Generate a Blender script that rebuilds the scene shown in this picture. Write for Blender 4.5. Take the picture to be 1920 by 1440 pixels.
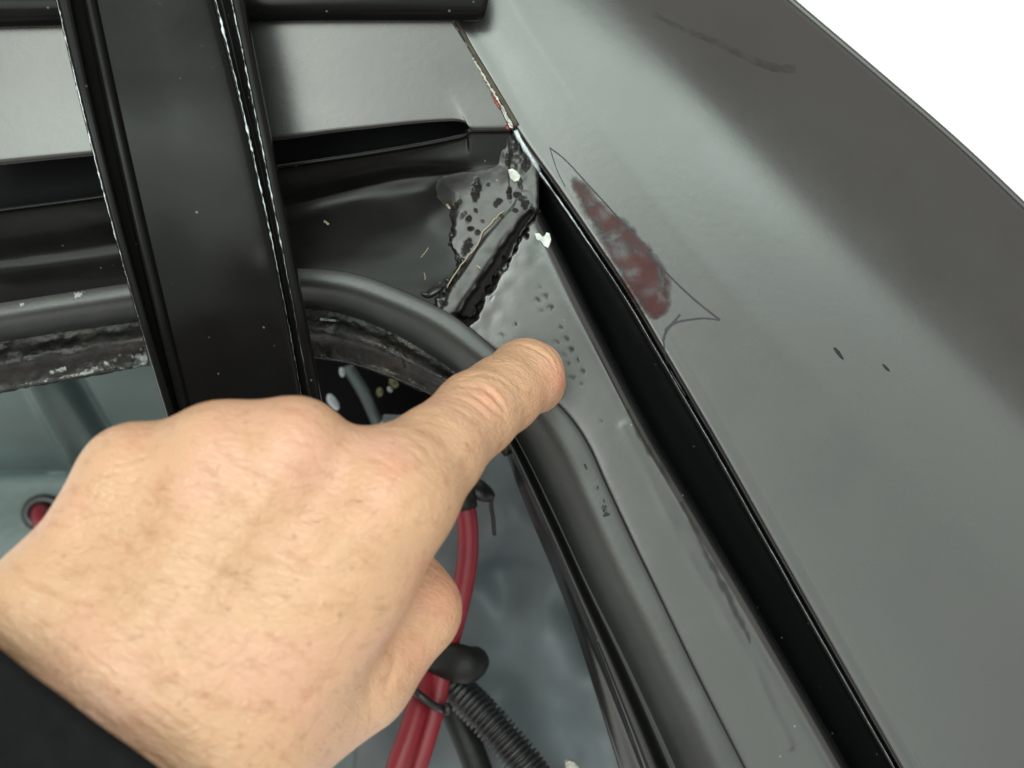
import bpy, bmesh, math, random
import numpy as np
from mathutils import Vector, Matrix
from mathutils.bvhtree import BVHTree

random.seed(7)
rng = np.random.default_rng(7)
sc = bpy.context.scene
for o in list(bpy.data.objects):
    bpy.data.objects.remove(o)
COL = sc.collection

# ------------------------------------------------------------------ camera
CAMZ = 0.300                     # metres above the flat corner plate (z = 0)
PXM = 7500.0                     # photograph pixels per metre at z = 0
cam = bpy.data.cameras.new('camera')
cam.sensor_width = 36.0
cam.lens = 36.0 * CAMZ / (1920.0 / PXM)
cam.clip_start = 0.01
cam.clip_end = 50.0
cam.dof.use_dof = True
cam.dof.focus_distance = 0.288
cam.dof.aperture_fstop = 13.0
camo = bpy.data.objects.new('camera', cam)
camo.location = (0, 0, CAMZ)
COL.objects.link(camo)
sc.camera = camo

# ------------------------------------------------------------------ light
w = bpy.data.worlds.new('World')
sc.world = w
w.use_nodes = True
bg = w.node_tree.nodes['Background']
bg.inputs['Color'].default_value = (1.0, 0.93, 0.86, 1)
bg.inputs['Strength'].default_value = 0.80


def area(name, loc, target, sx, sy, power, col):
    l = bpy.data.lights.new(name, 'AREA')
    l.shape = 'RECTANGLE'
    l.size = sx
    l.size_y = sy
    l.energy = power
    l.color = col
    o = bpy.data.objects.new(name, l)
    o.location = loc
    d = Vector(target) - Vector(loc)
    o.rotation_euler = d.to_track_quat('-Z', 'Y').to_euler()
    COL.objects.link(o)
    return o


# two wide bright ceiling lights side by side, a dark gap between them
for n_, t_, sn, p_ in ((-0.37, 0.1, 1.28, 16.0), (0.99, 0.1, 1.18, 14.8)):
    lx, ly = 0.745 * n_ + 0.667 * t_, 0.667 * n_ - 0.745 * t_
    l_ = area('ceiling_light', (lx, ly, 1.9), (lx, ly, 0), sn, 2.5, p_, (0.84, 1.0, 0.91))
    l_.rotation_euler = (0, 0, math.atan2(0.667, 0.745))
# a brighter row of lamps towards the front of the car
area('lamp_row', (-0.15, 0.55, 1.7), (-0.1, 0.2, 0), 1.9, 0.5, 13, (0.84, 1.0, 0.91))
area('panel_fill', (-0.55, 0.02, 1.7), (-0.5, 0.0, 0), 1.15, 0.66, 11, (0.95, 1.0, 0.90))  # unseen lamp added to brighten the rear window panel

vs = sc.view_settings
vs.view_transform = 'Standard'
vs.look = 'None'
vs.exposure = 0.0
vs.gamma = 1.0
sc.cycles.use_denoising = True
sc.cycles.max_bounces = 8
sc.cycles.caustics_reflective = False
sc.cycles.caustics_refractive = False


# ------------------------------------------------------------------ helpers
def P(px, py, z=0.0):
    """photo pixel + height in mm -> point in metres"""
    s = (CAMZ - z * 0.001) / CAMZ / PXM
    return Vector(((px - 960) * s, (720 - py) * s, z * 0.001))


def PA(a):
    a = np.asarray(a, float)
    s = (CAMZ - a[:, 2] * 0.001) / CAMZ / PXM
    return np.stack([(a[:, 0] - 960) * s, (720 - a[:, 1]) * s, a[:, 2] * 0.001], 1)


def topx(v):
    """points in metres -> photo pixels"""
    s = (CAMZ - v[:, 2]) / CAMZ / PXM
    return v[:, 0] / s + 960, 720 - v[:, 1] / s


def catmull(pts, t):
    """points (n,d), t in [0,1] per-segment uniform -> Catmull-Rom samples"""
    pts = np.asarray(pts, float)
    n = len(pts)
    if n == 1:
        return np.repeat(pts, len(t), 0)
    x = np.clip(np.asarray(t) * (n - 1), 0, n - 1 - 1e-9)
    i = x.astype(int)
    f = (x - i)[:, None]
    e = np.vstack([2 * pts[0] - pts[1], pts, 2 * pts[-1] - pts[-2]])
    p0, p1, p2, p3 = e[i], e[i + 1], e[i + 2], e[i + 3]
    return 0.5 * ((2 * p1) + (-p0 + p2) * f + (2 * p0 - 5 * p1 + 4 * p2 - p3) * f ** 2 + (-p0 + 3 * p1 - 3 * p2 + p3) * f ** 3)


def resample(pts, n):
    """smooth curve through pts, n points evenly spaced by length"""
    pts = np.asarray(pts, float)
    d = catmull(pts, np.linspace(0, 1, 400))
    s = np.concatenate([[0], np.cumsum(np.linalg.norm(np.diff(d[:, :2], axis=0), axis=1) + 1e-9)])
    q = np.linspace(0, s[-1], n)
    return np.stack([np.interp(q, s, d[:, k]) for k in range(d.shape[1])], 1)


def rail(pts, z=None):
    if z is None:
        return [tuple(p) for p in pts]
    return [(p[0], p[1], z) for p in pts]


def shift(pts, dx, dy, z):
    return [(p[0] + dx, p[1] + dy, z) for p in pts]


def offs(pts, d, z):
    """curve moved d pixels to its right-hand side (image, walking along it), at height z"""
    p = np.asarray([q[:2] for q in pts], float)
    t = np.gradient(p, axis=0)
    t /= np.linalg.norm(t, axis=1)[:, None]
    nrm = np.stack([t[:, 1], -t[:, 0]], 1)   # left of travel is (-) in image with y down
    q = p + nrm * d
    return [(a, b, z) for a, b in q]


def seg_dist(px, py, line):
    """distance in px of points to polyline, and position along it 0..1"""
    line = np.asarray(line, float)
    best = np.full(px.shape, 1e9)
    pos = np.zeros(px.shape)
    L = np.linalg.norm(np.diff(line[:, :2], axis=0), axis=1)
    tot = L.sum()
    acc = 0
    for k in range(len(line) - 1):
        a, b = line[k, :2], line[k + 1, :2]
        ab = b - a
        t = np.clip(((px - a[0]) * ab[0] + (py - a[1]) * ab[1]) / (ab @ ab + 1e-9), 0, 1)
        d = np.hypot(px - a[0] - t * ab[0], py - a[1] - t * ab[1])
        m = d < best
        best = np.where(m, d, best)
        pos = np.where(m, (acc + t * L[k]) / tot, pos)
        acc += L[k]
    return best, pos


def vnoise(x, y, seed=0):
    """cheap smooth value noise, numpy, -1..1"""
    def h(i, j):
        n = np.sin(i * 127.1 + j * 311.7 + seed * 74.7) * 43758.5453
        return (n - np.floor(n)) * 2 - 1
    i, j = np.floor(x), np.floor(y)
    u, v = x - i, y - j
    u = u * u * (3 - 2 * u)
    v = v * v * (3 - 2 * v)
    return (h(i, j) * (1 - u) + h(i + 1, j) * u) * (1 - v) + (h(i, j + 1) * (1 - u) + h(i + 1, j + 1) * u) * v


def link(name, me, m, parent=None, smooth=True):
    o = bpy.data.objects.new(name, me)
    COL.objects.link(o)
    if m is not None:
        me.materials.append(m)
    if smooth:
        me.polygons.foreach_set('use_smooth', [True] * len(me.polygons))
    if parent is not None:
        o.parent = parent
    return o


def tag(o, label, cat=None, group=None, kind=None):
    o['label'] = label
    if cat:
        o['category'] = cat
    if group:
        o['group'] = group
    if kind:
        o['kind'] = kind
    return o


def empty(name, loc=(0, 0, 0)):
    o = bpy.data.objects.new(name, None)
    o.empty_display_size = 0.02
    COL.objects.link(o)
    return o


BVH = {}


def grid_mesh(name, G, closed_u=False):
    """G: (nu, nv, 3) -> mesh with faces turned towards the camera"""
    nu, nv = G.shape[:2]
    idx = np.arange(nu * nv).reshape(nu, nv)
    if closed_u:
        idx = np.vstack([idx, idx[:1]])
    a, b, c, d = idx[:-1, :-1], idx[1:, :-1], idx[1:, 1:], idx[:-1, 1:]
    F = np.stack([a, b, c, d], -1).reshape(-1, 4)
    V = G.reshape(-1, 3)
    n = np.cross(V[F[:, 1]] - V[F[:, 0]], V[F[:, 3]] - V[F[:, 0]])
    cen = V[F].mean(1)
    if not closed_u:
        toc = np.array([0, 0, CAMZ]) - cen
        if (n * toc).sum() < 0:
            F = F[:, ::-1]
    me = bpy.data.meshes.new(name)
    me.from_pydata(V.tolist(), [], F.tolist())
    me.update()
    return me


def loft(name, rails, n, sub, m, parent=None, disp=None, thick=1.0, keep=False, attr=None):
    R = [PA(resample(r, n)) for r in rails]              # each (n,3)
    A = np.stack(R, 0)                                   # (k,n,3)
    k = len(rails)
    t = np.linspace(0, 1, (k - 1) * sub + 1)
    G = np.stack([catmull(A[:, j, :], t) for j in range(n)], 1)   # (kk,n,3)
    if disp is not None:
        px, py = topx(G.reshape(-1, 3))
        dz = disp(px, py).reshape(G.shape[:2])
        G[..., 2] += dz * 0.001
    me = grid_mesh(name, G)
    if keep:
        BVH[name] = BVHTree.FromPolygons([v.co[:] for v in me.vertices], [p.vertices[:] for p in me.polygons])
    if attr is not None:
        vv = np.array([v.co[:] for v in me.vertices])
        a_ = me.attributes.new('dirt_shade', 'FLOAT', 'POINT')
        a_.data.foreach_set('value', np.clip(attr(*topx(vv)), 0, 1))
    o = link(name, me, m, parent)
    if thick:
        md = o.modifiers.new('solid', 'SOLIDIFY')
        md.thickness = thick * 0.001
        md.offset = -1
    return o


def tube_mesh(name, pts, radii, seg=16, caps=True, prof=None):
    pts = [Vector(p) for p in pts]
    n = len(pts)
    if not hasattr(radii, '__len__'):
        radii = [radii] * n
    T = []
    for i in range(n):
        t = pts[min(i + 1, n - 1)] - pts[max(i - 1, 0)]
        T.append(t.normalized())
    up = Vector((0, 0, 1)) if abs(T[0].z) < 0.9 else Vector((1, 0, 0))
    u = (up - T[0] * up.dot(T[0])).normalized()
    V, F = [], []
    for i in range(n):
        u = (u - T[i] * u.dot(T[i])).normalized()
        v = T[i].cross(u)
        for s in range(seg):
            a = 2 * math.pi * s / seg
            c = u * math.cos(a) + v * math.sin(a)
            V.append(pts[i] + c * radii[i])
    for i in range(n - 1):
        for s in range(seg):
            F.append((i * seg + s, i * seg + (s + 1) % seg, (i + 1) * seg + (s + 1) % seg, (i + 1) * seg + s))
    if caps:
        F.append(tuple(range(seg))[::-1])
        F.append(tuple((n - 1) * seg + s for s in range(seg)))
    me = bpy.data.meshes.new(name)
    me.from_pydata([v[:] for v in V], [], F)
    me.update()
    return me


def curve3(pxz, n):
    return [Vector(p) for p in PA(resample(pxz, n))]


def hit(name, px, py):
    """where the sight line through a pixel meets a built surface"""
    o = Vector((0, 0, CAMZ))
    d = (P(px, py, 0) - o).normalized()
    r = BVH[name].ray_cast(o, d)
    return (r[0], r[1]) if r[0] is not None else (P(px, py, 0), Vector((0, 0, 1)))


# ------------------------------------------------------------------ materials
def mat(name):
    m = bpy.data.materials.new(name)
    m.use_nodes = True
    nt = m.node_tree
    b = nt.nodes['Principled BSDF']
    return m, nt, b


def N(nt, typ, **kw):
    n = nt.nodes.new(typ)
    for k, v in kw.items():
        if hasattr(n, k) and k not in n.inputs:
            setattr(n, k, v)
        else:
            n.inputs[k].default_value = v
    return n


def objco(nt):
    return nt.nodes.new('ShaderNodeTexCoord').outputs['Object']


def noise(nt, co, scale, detail=4, rough=0.5, dist=0.0):
    n = N(nt, 'ShaderNodeTexNoise')
    n.inputs['Scale'].default_value = scale
    n.inputs['Detail'].default_value = detail
    n.inputs['Roughness'].default_value = rough
    n.inputs['Distortion'].default_value = dist
    nt.links.new(co, n.inputs['Vector'])
    return n


def ramp(nt, fac, stops):
    r = nt.nodes.new('ShaderNodeValToRGB')
    e = r.color_ramp.elements
    while len(e) > 1:
        e.remove(e[-1])
    e[0].position = stops[0][0]
    e[0].color = (*stops[0][1], 1)
    for p, c in stops[1:]:
        x = e.new(p)
        x.color = (*c, 1)
    nt.links.new(fac, r.inputs['Fac'])
    return r


def g(v):
    return (v, v, v)


def mixc(nt, fac, a, b):
    m = nt.nodes.new('ShaderNodeMix')
    m.data_type = 'RGBA'
    for s, v in ((m.inputs[0], fac), (m.inputs[6], a), (m.inputs[7], b)):
        if isinstance(v, tuple):
            s.default_value = (*v, 1) if len(v) == 3 else v
        elif isinstance(v, float):
            s.default_value = v
        else:
            nt.links.new(v, s)
    return m.outputs[2]


def bump(nt, h, strength, dist, normal=None):
    b = nt.nodes.new('ShaderNodeBump')
    b.inputs['Strength'].default_value = strength
    b.inputs['Distance'].default_value = dist
    nt.links.new(h, b.inputs['Height'])
    if normal is not None:
        nt.links.new(normal, b.inputs['Normal'])
    return b.outputs['Normal']


def paint(name, base=(0.012, 0.0125, 0.0125), rough=0.16, dust=0.35, wav=0.15, ior=1.5, film=0.02, dirt_shade=False, spec=0.5, rvar=0.3):
    """gloss black car paint: orange peel, thin dust film, specks"""
    m, nt, b = mat(name)
    co = objco(nt)
    film_n = noise(nt, co, 45, 5, 0.6)
    film_f = ramp(nt, film_n.outputs['Fac'], [(0.35, g(0.0)), (0.75, g(1.0))])
    filmmul = N(nt, 'ShaderNodeMath', operation='MULTIPLY')
    filmmul.inputs[1].default_value = film
    nt.links.new(film_f.outputs['Color'], filmmul.inputs[0])
    c1 = mixc(nt, filmmul.outputs[0], base, (0.35, 0.34, 0.32))
    # specks of dust
    vo = N(nt, 'ShaderNodeTexVoronoi', feature='F1')
    vo.inputs['Scale'].default_value = 330
    nt.links.new(co, vo.inputs['Vector'])
    sp = ramp(nt, vo.outputs['Distance'], [(0.07, g(1.0)), (0.13, g(0.0))])
    gate = noise(nt, co, 260, 2)
    gr = ramp(nt, gate.outputs['Fac'], [(0.60, g(0.0)), (0.66, g(1.0))])
    mu = N(nt, 'ShaderNodeMath', operation='MULTIPLY')
    nt.links.new(sp.outputs['Color'], mu.inputs[0])
    nt.links.new(gr.outputs['Color'], mu.inputs[1])
    mu2 = N(nt, 'ShaderNodeMath', operation='MULTIPLY')
    nt.links.new(mu.outputs[0], mu2.inputs[0])
    mu2.inputs[1].default_value = dust
    c2 = mixc(nt, mu2.outputs[0], c1, (0.3, 0.28, 0.25))
    rr = ramp(nt, film_n.outputs['Fac'], [(0.3, g(rough * (1 - rvar * 0.7))), (0.7, g(rough * (1 + rvar)))])
    rout = rr.outputs['Color']
    b.inputs['Specular IOR Level'].default_value = spec
    if dirt_shade:                                             # rubbed edges and soiling, plus shade painted into grooves, pits and stamped dots
        at = nt.nodes.new('ShaderNodeAttribute')
        at.attribute_name = 'dirt_shade'
        c2 = mixc(nt, at.outputs['Fac'], c2, (0.009, 0.008, 0.007))
        rout = mixc(nt, at.outputs['Fac'], rout, g(0.75))
        sl = N(nt, 'ShaderNodeMapRange')
        nt.links.new(at.outputs['Fac'], sl.inputs['Value'])
        sl.inputs['To Min'].default_value = spec
        sl.inputs['To Max'].default_value = 0.08
        nt.links.new(sl.outputs['Result'], b.inputs['Specular IOR Level'])
    nt.links.new(c2, b.inputs['Base Color'])
    nt.links.new(rout, b.inputs['Roughness'])
    b.inputs['IOR'].default_value = ior
    op = noise(nt, co, 420, 3)
    lo = noise(nt, co, 28, 3)
    n1 = bump(nt, op.outputs['Fac'], 0.05, 0.0004)
    n2 = bump(nt, lo.outputs['Fac'], wav, 0.002, n1)
    nt.links.new(n2, b.inputs['Normal'])
    return m


M = {}
M['paint'] = paint('gloss_black_paint', rough=0.24, wav=0.10, ior=1.8, film=0.02)
M['flange_gloss'] = paint('gloss_black_flange', base=(0.006, 0.006, 0.006), rough=0.2, wav=0.08, ior=1.6, film=0.006, spec=0.3)
M['gusset'] = paint('smeared_seam_sealer', rough=0.42, wav=0.12, ior=1.62, film=0.03, dirt_shade=True)
M['gutter'] = paint('gritty_gutter_paint', base=(0.0018, 0.0019, 0.0022), rough=0.35, dust=0.35, film=0.0, spec=0.03)
M['plate'] = paint('gloss_black_plate_paint', rough=0.24, wav=0.12, ior=1.68, film=0.02, dirt_shade=True)
M['panel'] = paint('gloss_black_panel_paint', rough=0.27, wav=0.015, ior=1.75, dust=0.0, film=0.006, rvar=0.12)
M['channel'] = paint('dusty_black_paint', base=(0.004, 0.004, 0.004), rough=0.24, dust=0.7, wav=0.15, film=0.012, ior=1.6, spec=0.10)
M['hinge'] = paint('satin_black_steel', base=(0.005, 0.005, 0.005), rough=0.22, dust=0.4, wav=0.03, film=0.004)
M['hinge'].node_tree.nodes['Principled BSDF'].inputs['Specular IOR Level'].default_value = 0.09


def simple(name, col, rough=0.5, metal=0.0, var=0.25, scale=60, bumpy=0.0, bscale=300, ior=1.5):
    m, nt, b = mat(name)
    co = objco(nt)
    n = noise(nt, co, scale, 5, 0.6)
    dk = tuple(c * (1 - var) for c in col)
    lt = tuple(min(1, c * (1 + var)) for c in col)
    r = ramp(nt, n.outputs['Fac'], [(0.3, dk), (0.7, lt)])
    nt.links.new(r.outputs['Color'], b.inputs['Base Color'])
    b.inputs['Roughness'].default_value = rough
    b.inputs['Metallic'].default_value = metal
    b.inputs['IOR'].default_value = ior
    if bumpy:
        h = noise(nt, co, bscale, 4, 0.6)
        nt.links.new(bump(nt, h.outputs['Fac'], bumpy, 0.001), b.inputs['Normal'])
    return m


M['rubber'] = simple('weatherstrip_rubber', (0.022, 0.025, 0.0245), 0.44, var=0.2, scale=50, bumpy=0.08, bscale=900, ior=1.62)
M['red_cable'] = simple('red_cable_jacket', (0.20, 0.011, 0.022), 0.42, var=0.12, scale=120, bumpy=0.05)
M['black_plastic'] = simple('black_plastic', (0.012, 0.012, 0.014), 0.38, var=0.2, bumpy=0.1)
M['black_tape'] = simple('black_tape', (0.008, 0.009, 0.009), 0.5, var=0.3, bumpy=0.25)
M['black_tape'].node_tree.nodes['Principled BSDF'].inputs['Specular IOR Level'].default_value = 0.3
M['trunk_grey'] = simple('trunk_grey_paint', (0.075, 0.108, 0.109), 0.36, var=0.22, scale=18, bumpy=0.15, bscale=350)
M['wheelhouse'] = simple('wheelhouse_grey_paint', (0.105, 0.128, 0.142), 0.55, var=0.25, scale=14, bumpy=0.2, bscale=25)
M['painted_dark'] = simple('painted_dark', (0.004, 0.004, 0.005), 0.7)  # near-black colour paints in the darkness of slot, cavity and hole
M['painted_dark'].node_tree.nodes['Principled BSDF'].inputs['Specular IOR Level'].default_value = 0.08
M['chip'] = simple('pale_paint_chip', (0.50, 0.54, 0.51), 0.6, var=0.25, scale=500, bumpy=0.4, bscale=900)
M['bead_white'] = simple('old_white_sealer', (0.36, 0.355, 0.32), 0.5, var=0.6, scale=400, bumpy=0.4)
M['brown_strip'] = simple('brown_seam_strip', (0.045, 0.040, 0.026), 0.7, var=0.5, scale=300, bumpy=0.5)
M['fibre'] = simple('dry_plant_fibre', (0.34, 0.29, 0.20), 0.7)
M['red_under'] = simple('red_undercoat', (0.19, 0.035, 0.03), 0.4, var=0.3, scale=300)
M['sealer'] = paint('black_seam_sealer', base=(0.02, 0.021, 0.021), rough=0.24, dust=0.2, wav=0.6)
M['hole_pale'] = simple('pale_hole_light', (0.55, 0.66, 0.70), 0.5)
M['hole_yellow'] = simple('yellow_hole_light', (0.20, 0.19, 0.08), 0.5)
M['sleeve'] = simple('black_knit', (0.005, 0.0055, 0.006), 0.9, var=0.3, scale=200, bumpy=0.6, bscale=1500)
M['sleeve'].node_tree.nodes['Principled BSDF'].inputs['Specular IOR Level'].default_value = 0.15
M['floor'] = simple('white_floor', (0.95, 0.95, 0.95), 0.6, var=0.02, scale=3)
M['edge_glint'] = simple('worn_edge_glint', (0.40, 0.46, 0.49), 0.35, metal=0.0, var=0.6, scale=400, bumpy=0.5, ior=1.8)  # bare metal tone that also paints in rim and lip highlights

# flange with rusty brown dried adhesive and bare pale scuffs
m, nt, b = mat('flange_adhesive')
co = objco(nt)
n1 = noise(nt, co, 90, 6, 0.65, 0.5)
r1 = ramp(nt, n1.outputs['Fac'], [(0.40, (0.004, 0.004, 0.004)), (0.55, (0.010, 0.008, 0.0065)), (0.72, (0.028, 0.021, 0.015))])
nt.links.new(r1.outputs['Color'], b.inputs['Base Color'])
n2 = noise(nt, co, 120, 5, 0.6)
rr = ramp(nt, n2.outputs['Fac'], [(0.4, g(0.22)), (0.62, g(0.65))])
nt.links.new(rr.outputs['Color'], b.inputs['Roughness'])
n3 = noise(nt, co, 260, 6, 0.7)
nt.links.new(bump(nt, n3.outputs['Fac'], 0.6, 0.0012), b.inputs['Normal'])
M['flange'] = m

# reflection painted onto the panel: red through cloudy grey, ragged soft border
m, nt, b = mat('red_reflection')
uv = nt.nodes.new('ShaderNodeUVMap').outputs['UV']
co = objco(nt)
n1 = noise(nt, co, 130, 5, 0.55, 0.6)
r1 = ramp(nt, n1.outputs['Fac'], [(0.36, (0.016, 0.002, 0.003)), (0.46, (0.045, 0.004, 0.004)), (0.53, (0.022, 0.013, 0.015)), (0.64, (0.075, 0.075, 0.077))])
n1b = noise(nt, co, 210, 3, 0.5)
dk = ramp(nt, n1b.outputs['Fac'], [(0.62, g(0)), (0.72, g(1))])
c = mixc(nt, dk.outputs['Color'], r1.outputs['Color'], (0.035, 0.022, 0.035))
att = nt.nodes.new('ShaderNodeAttribute')
att.attribute_name = 'redness'
c = mixc(nt, att.outputs['Fac'], c, (0.042, 0.0028, 0.0028))
att3 = nt.nodes.new('ShaderNodeAttribute')
att3.attribute_name = 'pale'
pm = N(nt, 'ShaderNodeMath', operation='MULTIPLY')
pr = ramp(nt, noise(nt, co, 240, 4, 0.6, 0.4).outputs['Fac'], [(0.36, g(0.15)), (0.60, g(1.0))])
nt.links.new(att3.outputs['Fac'], pm.inputs[0])
nt.links.new(pr.outputs['Color'], pm.inputs[1])
c = mixc(nt, pm.outputs[0], c, (0.085, 0.083, 0.088))
nt.links.new(c, b.inputs['Base Color'])
b.inputs['Roughness'].default_value = 0.35
b.inputs['Specular IOR Level'].default_value = 0.22
att2 = nt.nodes.new('ShaderNodeAttribute')
att2.attribute_name = 'edge'
n4 = noise(nt, co, 320, 4, 0.6)
ad = N(nt, 'ShaderNodeMath', operation='ADD')
nt.links.new(att2.outputs['Fac'], ad.inputs[0])
nt.links.new(n4.outputs['Fac'], ad.inputs[1])
al = ramp(nt, ad.outputs[0], [(0.46, g(0)), (1.0, g(0.95))])
nt.links.new(al.outputs['Color'], b.inputs['Alpha'])
M['mirrored'] = m

m, nt, b = mat('reflection_outline')  # dark outline of the panel's reflection, painted as strips
b.inputs['Base Color'].default_value = (0.035, 0.034, 0.042, 1)
b.inputs['Roughness'].default_value = 0.6
b.inputs['Specular IOR Level'].default_value = 0.25
M['reflection_line'] = m

m, nt, b = mat('dull_smudge')
co = objco(nt)
n1 = noise(nt, co, 160, 5, 0.65)
al = ramp(nt, n1.outputs['Fac'], [(0.36, g(0)), (0.70, g(0.3))])
nt.links.new(al.outputs['Color'], b.inputs['Alpha'])
b.inputs['Base Color'].default_value = (0.014, 0.012, 0.008, 1)
b.inputs['Roughness'].default_value = 0.7
b.inputs['Specular IOR Level'].default_value = 0.2
M['smudge'] = m

m, nt, b = mat('dark_scuff')
co = objco(nt)
n1 = noise(nt, co, 330, 5, 0.65)
al = ramp(nt, n1.outputs['Fac'], [(0.44, g(0)), (0.52, g(0.9))])
nt.links.new(al.outputs['Color'], b.inputs['Alpha'])
b.inputs['Base Color'].default_value = (0.012, 0.012, 0.014, 1)
b.inputs['Roughness'].default_value = 0.6
b.inputs['Specular IOR Level'].default_value = 0.3
M['scuff'] = m

m, nt, b = mat('pale_scuff')
co = objco(nt)
n1 = noise(nt, co, 260, 6, 0.7)
al = ramp(nt, n1.outputs['Fac'], [(0.47, g(0)), (0.58, g(0.85))])
nt.links.new(al.outputs['Color'], b.inputs['Alpha'])
b.inputs['Base Color'].default_value = (0.30, 0.32, 0.31, 1)
b.inputs['Roughness'].default_value = 0.6
M['pale_scuff'] = m

# skin
m, nt, b = mat('skin')
co = objco(nt)
n1 = noise(nt, co, 38, 5, 0.6)
c1 = ramp(nt, n1.outputs['Fac'], [(0.30, (0.470, 0.286, 0.172)), (0.50, (0.512, 0.311, 0.194)), (0.70, (0.548, 0.312, 0.222))])
mp = nt.nodes.new('ShaderNodeMapping')
mp.vector_type = 'TEXTURE'
mp.inputs['Rotation'].default_value = (0, 0, math.radians(-22))
mp.inputs['Scale'].default_value = (2.6, 1.0, 1.0)
nt.links.new(co, mp.inputs['Vector'])
n2 = noise(nt, mp.outputs['Vector'], 330, 5, 0.65)
c2 = ramp(nt, n2.outputs['Fac'], [(0.30, (0.74, 0.62, 0.52)), (0.48, (1, 1, 1)), (0.75, (1.0, 0.97, 0.94))])
mx = nt.nodes.new('ShaderNodeMix')
mx.data_type = 'RGBA'
mx.blend_type = 'MULTIPLY'
mx.inputs[0].default_value = 0.62
nt.links.new(c1.outputs['Color'], mx.inputs[6])
nt.links.new(c2.outputs['Color'], mx.inputs[7])
# freckles
vo = N(nt, 'ShaderNodeTexVoronoi', feature='F1')
vo.inputs['Scale'].default_value = 300
nt.links.new(co, vo.inputs['Vector'])
fr = ramp(nt, vo.outputs['Distance'], [(0.06, g(1.0)), (0.22, g(0.0))])
gate = noise(nt, co, 170, 2)
gr = ramp(nt, gate.outputs['Fac'], [(0.50, g(0.0)), (0.60, g(0.5))])
mu = N(nt, 'ShaderNodeMath', operation='MULTIPLY')
nt.links.new(fr.outputs['Color'], mu.inputs[0])
nt.links.new(gr.outputs['Color'], mu.inputs[1])
cc = mixc(nt, mu.outputs[0], mx.outputs[2], (0.26, 0.13, 0.07))
at = nt.nodes.new('ShaderNodeAttribute')
at.attribute_name = 'flush'
cc = mixc(nt, at.outputs['Fac'], cc, (0.56, 0.24, 0.165))
nt.links.new(cc, b.inputs['Base Color'])
b.inputs['Roughness'].default_value = 0.4
b.inputs['IOR'].default_value = 1.45
b.inputs['Subsurface Weight'].default_value = 0.25
b.inputs['Subsurface Radius'].default_value = (1.0, 0.4, 0.2)
b.inputs['Subsurface Scale'].default_value = 0.0022
v2 = N(nt, 'ShaderNodeTexVoronoi', feature='DISTANCE_TO_EDGE')
v2.inputs['Scale'].default_value = 900
nt.links.new(mp.outputs['Vector'], v2.inputs['Vector'])
ve = ramp(nt, v2.outputs['Distance'], [(0.0, g(0)), (0.18, g(1))])
nb = noise(nt, mp.outputs['Vector'], 420, 4, 0.6)
nn = bump(nt, ve.outputs['Color'], 0.35, 0.00028)
nn = bump(nt, nb.outputs['Fac'], 0.40, 0.0009, nn)
nt.links.new(nn, b.inputs['Normal'])
M['skin'] = m
m, nt, b = mat('nail')
b.inputs['Base Color'].default_value = (0.46, 0.26, 0.20, 1)
b.inputs['Roughness'].default_value = 0.25
b.inputs['Subsurface Weight'].default_value = 0.2
b.inputs['Subsurface Scale'].default_value = 0.002
M['nail'] = m
M['hair'] = simple('hand_hair', (0.20, 0.125, 0.07), 0.5)

# ------------------------------------------------------------------ setting
me = bpy.data.meshes.new('floor')
me.from_pydata([(-6, -6, -0.42), (6, -6, -0.42), (6, 6, -0.42), (-6, 6, -0.42)], [], [(0, 1, 2, 3)])
fl = link('floor', me, M['floor'], smooth=False)
tag(fl, 'bright white workshop floor beyond the car', kind='structure')

# ------------------------------------------------------------------ car body
car = empty('car_body')
tag(car, 'gloss black car body around the trunk opening, with drain channel and quarter panel', 'car body')

E = [(790, -80), (850, 40), (905, 130), (962, 232), (1000, 288), (1045, 350), (1110, 445), (1180, 550), (1245, 660), (1340, 822), (1430, 982), (1560, 1212), (1690, 1440), (1770, 1580)]
E_p = [(790, -80), (850, 40), (962, 232), (1110, 445), (1245, 660), (1430, 982), (1690, 1440), (1770, 1580)]
S_p = [(1385, -86), (1480, 0), (1640, 136), (1800, 275), (1960, 427), (2230, 690), (2600, 1070), (2700, 1180)]
tt = np.linspace(0, 1, 48)
EE, SS = catmull(E_p, tt), catmull(S_p, tt)
S = [tuple(p) for p in SS]


def lerp_rail(a, b, t, z, n=14):
    A, B = resample([(p[0], p[1]) for p in a], n), resample([(p[0], p[1]) for p in b], n)
    return [(x, y, z) for x, y in A * (1 - t) + B * t]


def in_from_s(d, z):
    """rail d px in from the body's outer turn, towards the gutter"""
    v = EE - SS
    L = np.linalg.norm(v, axis=1)[:, None]
    q = SS + v / L * np.minimum(d / 0.72, 0.76 * L)
    return [(x, y, z) for x, y in q]


S350, S260, S160, S70, S20 = [in_from_s(d, z) for d, z in ((390, 2.05), (270, 1.4), (200, -0.7), (110, -5.6), (28, -10.4))]


def side(pts, d, z):
    """offset d px towards the upper right (+) or lower left (-)"""
    q = offs(pts, d, z)
    k = len(pts) // 2
    if (q[k][0] - pts[k][0]) * d < 0:
        q = offs(pts, -d, z)
    return q


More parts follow.
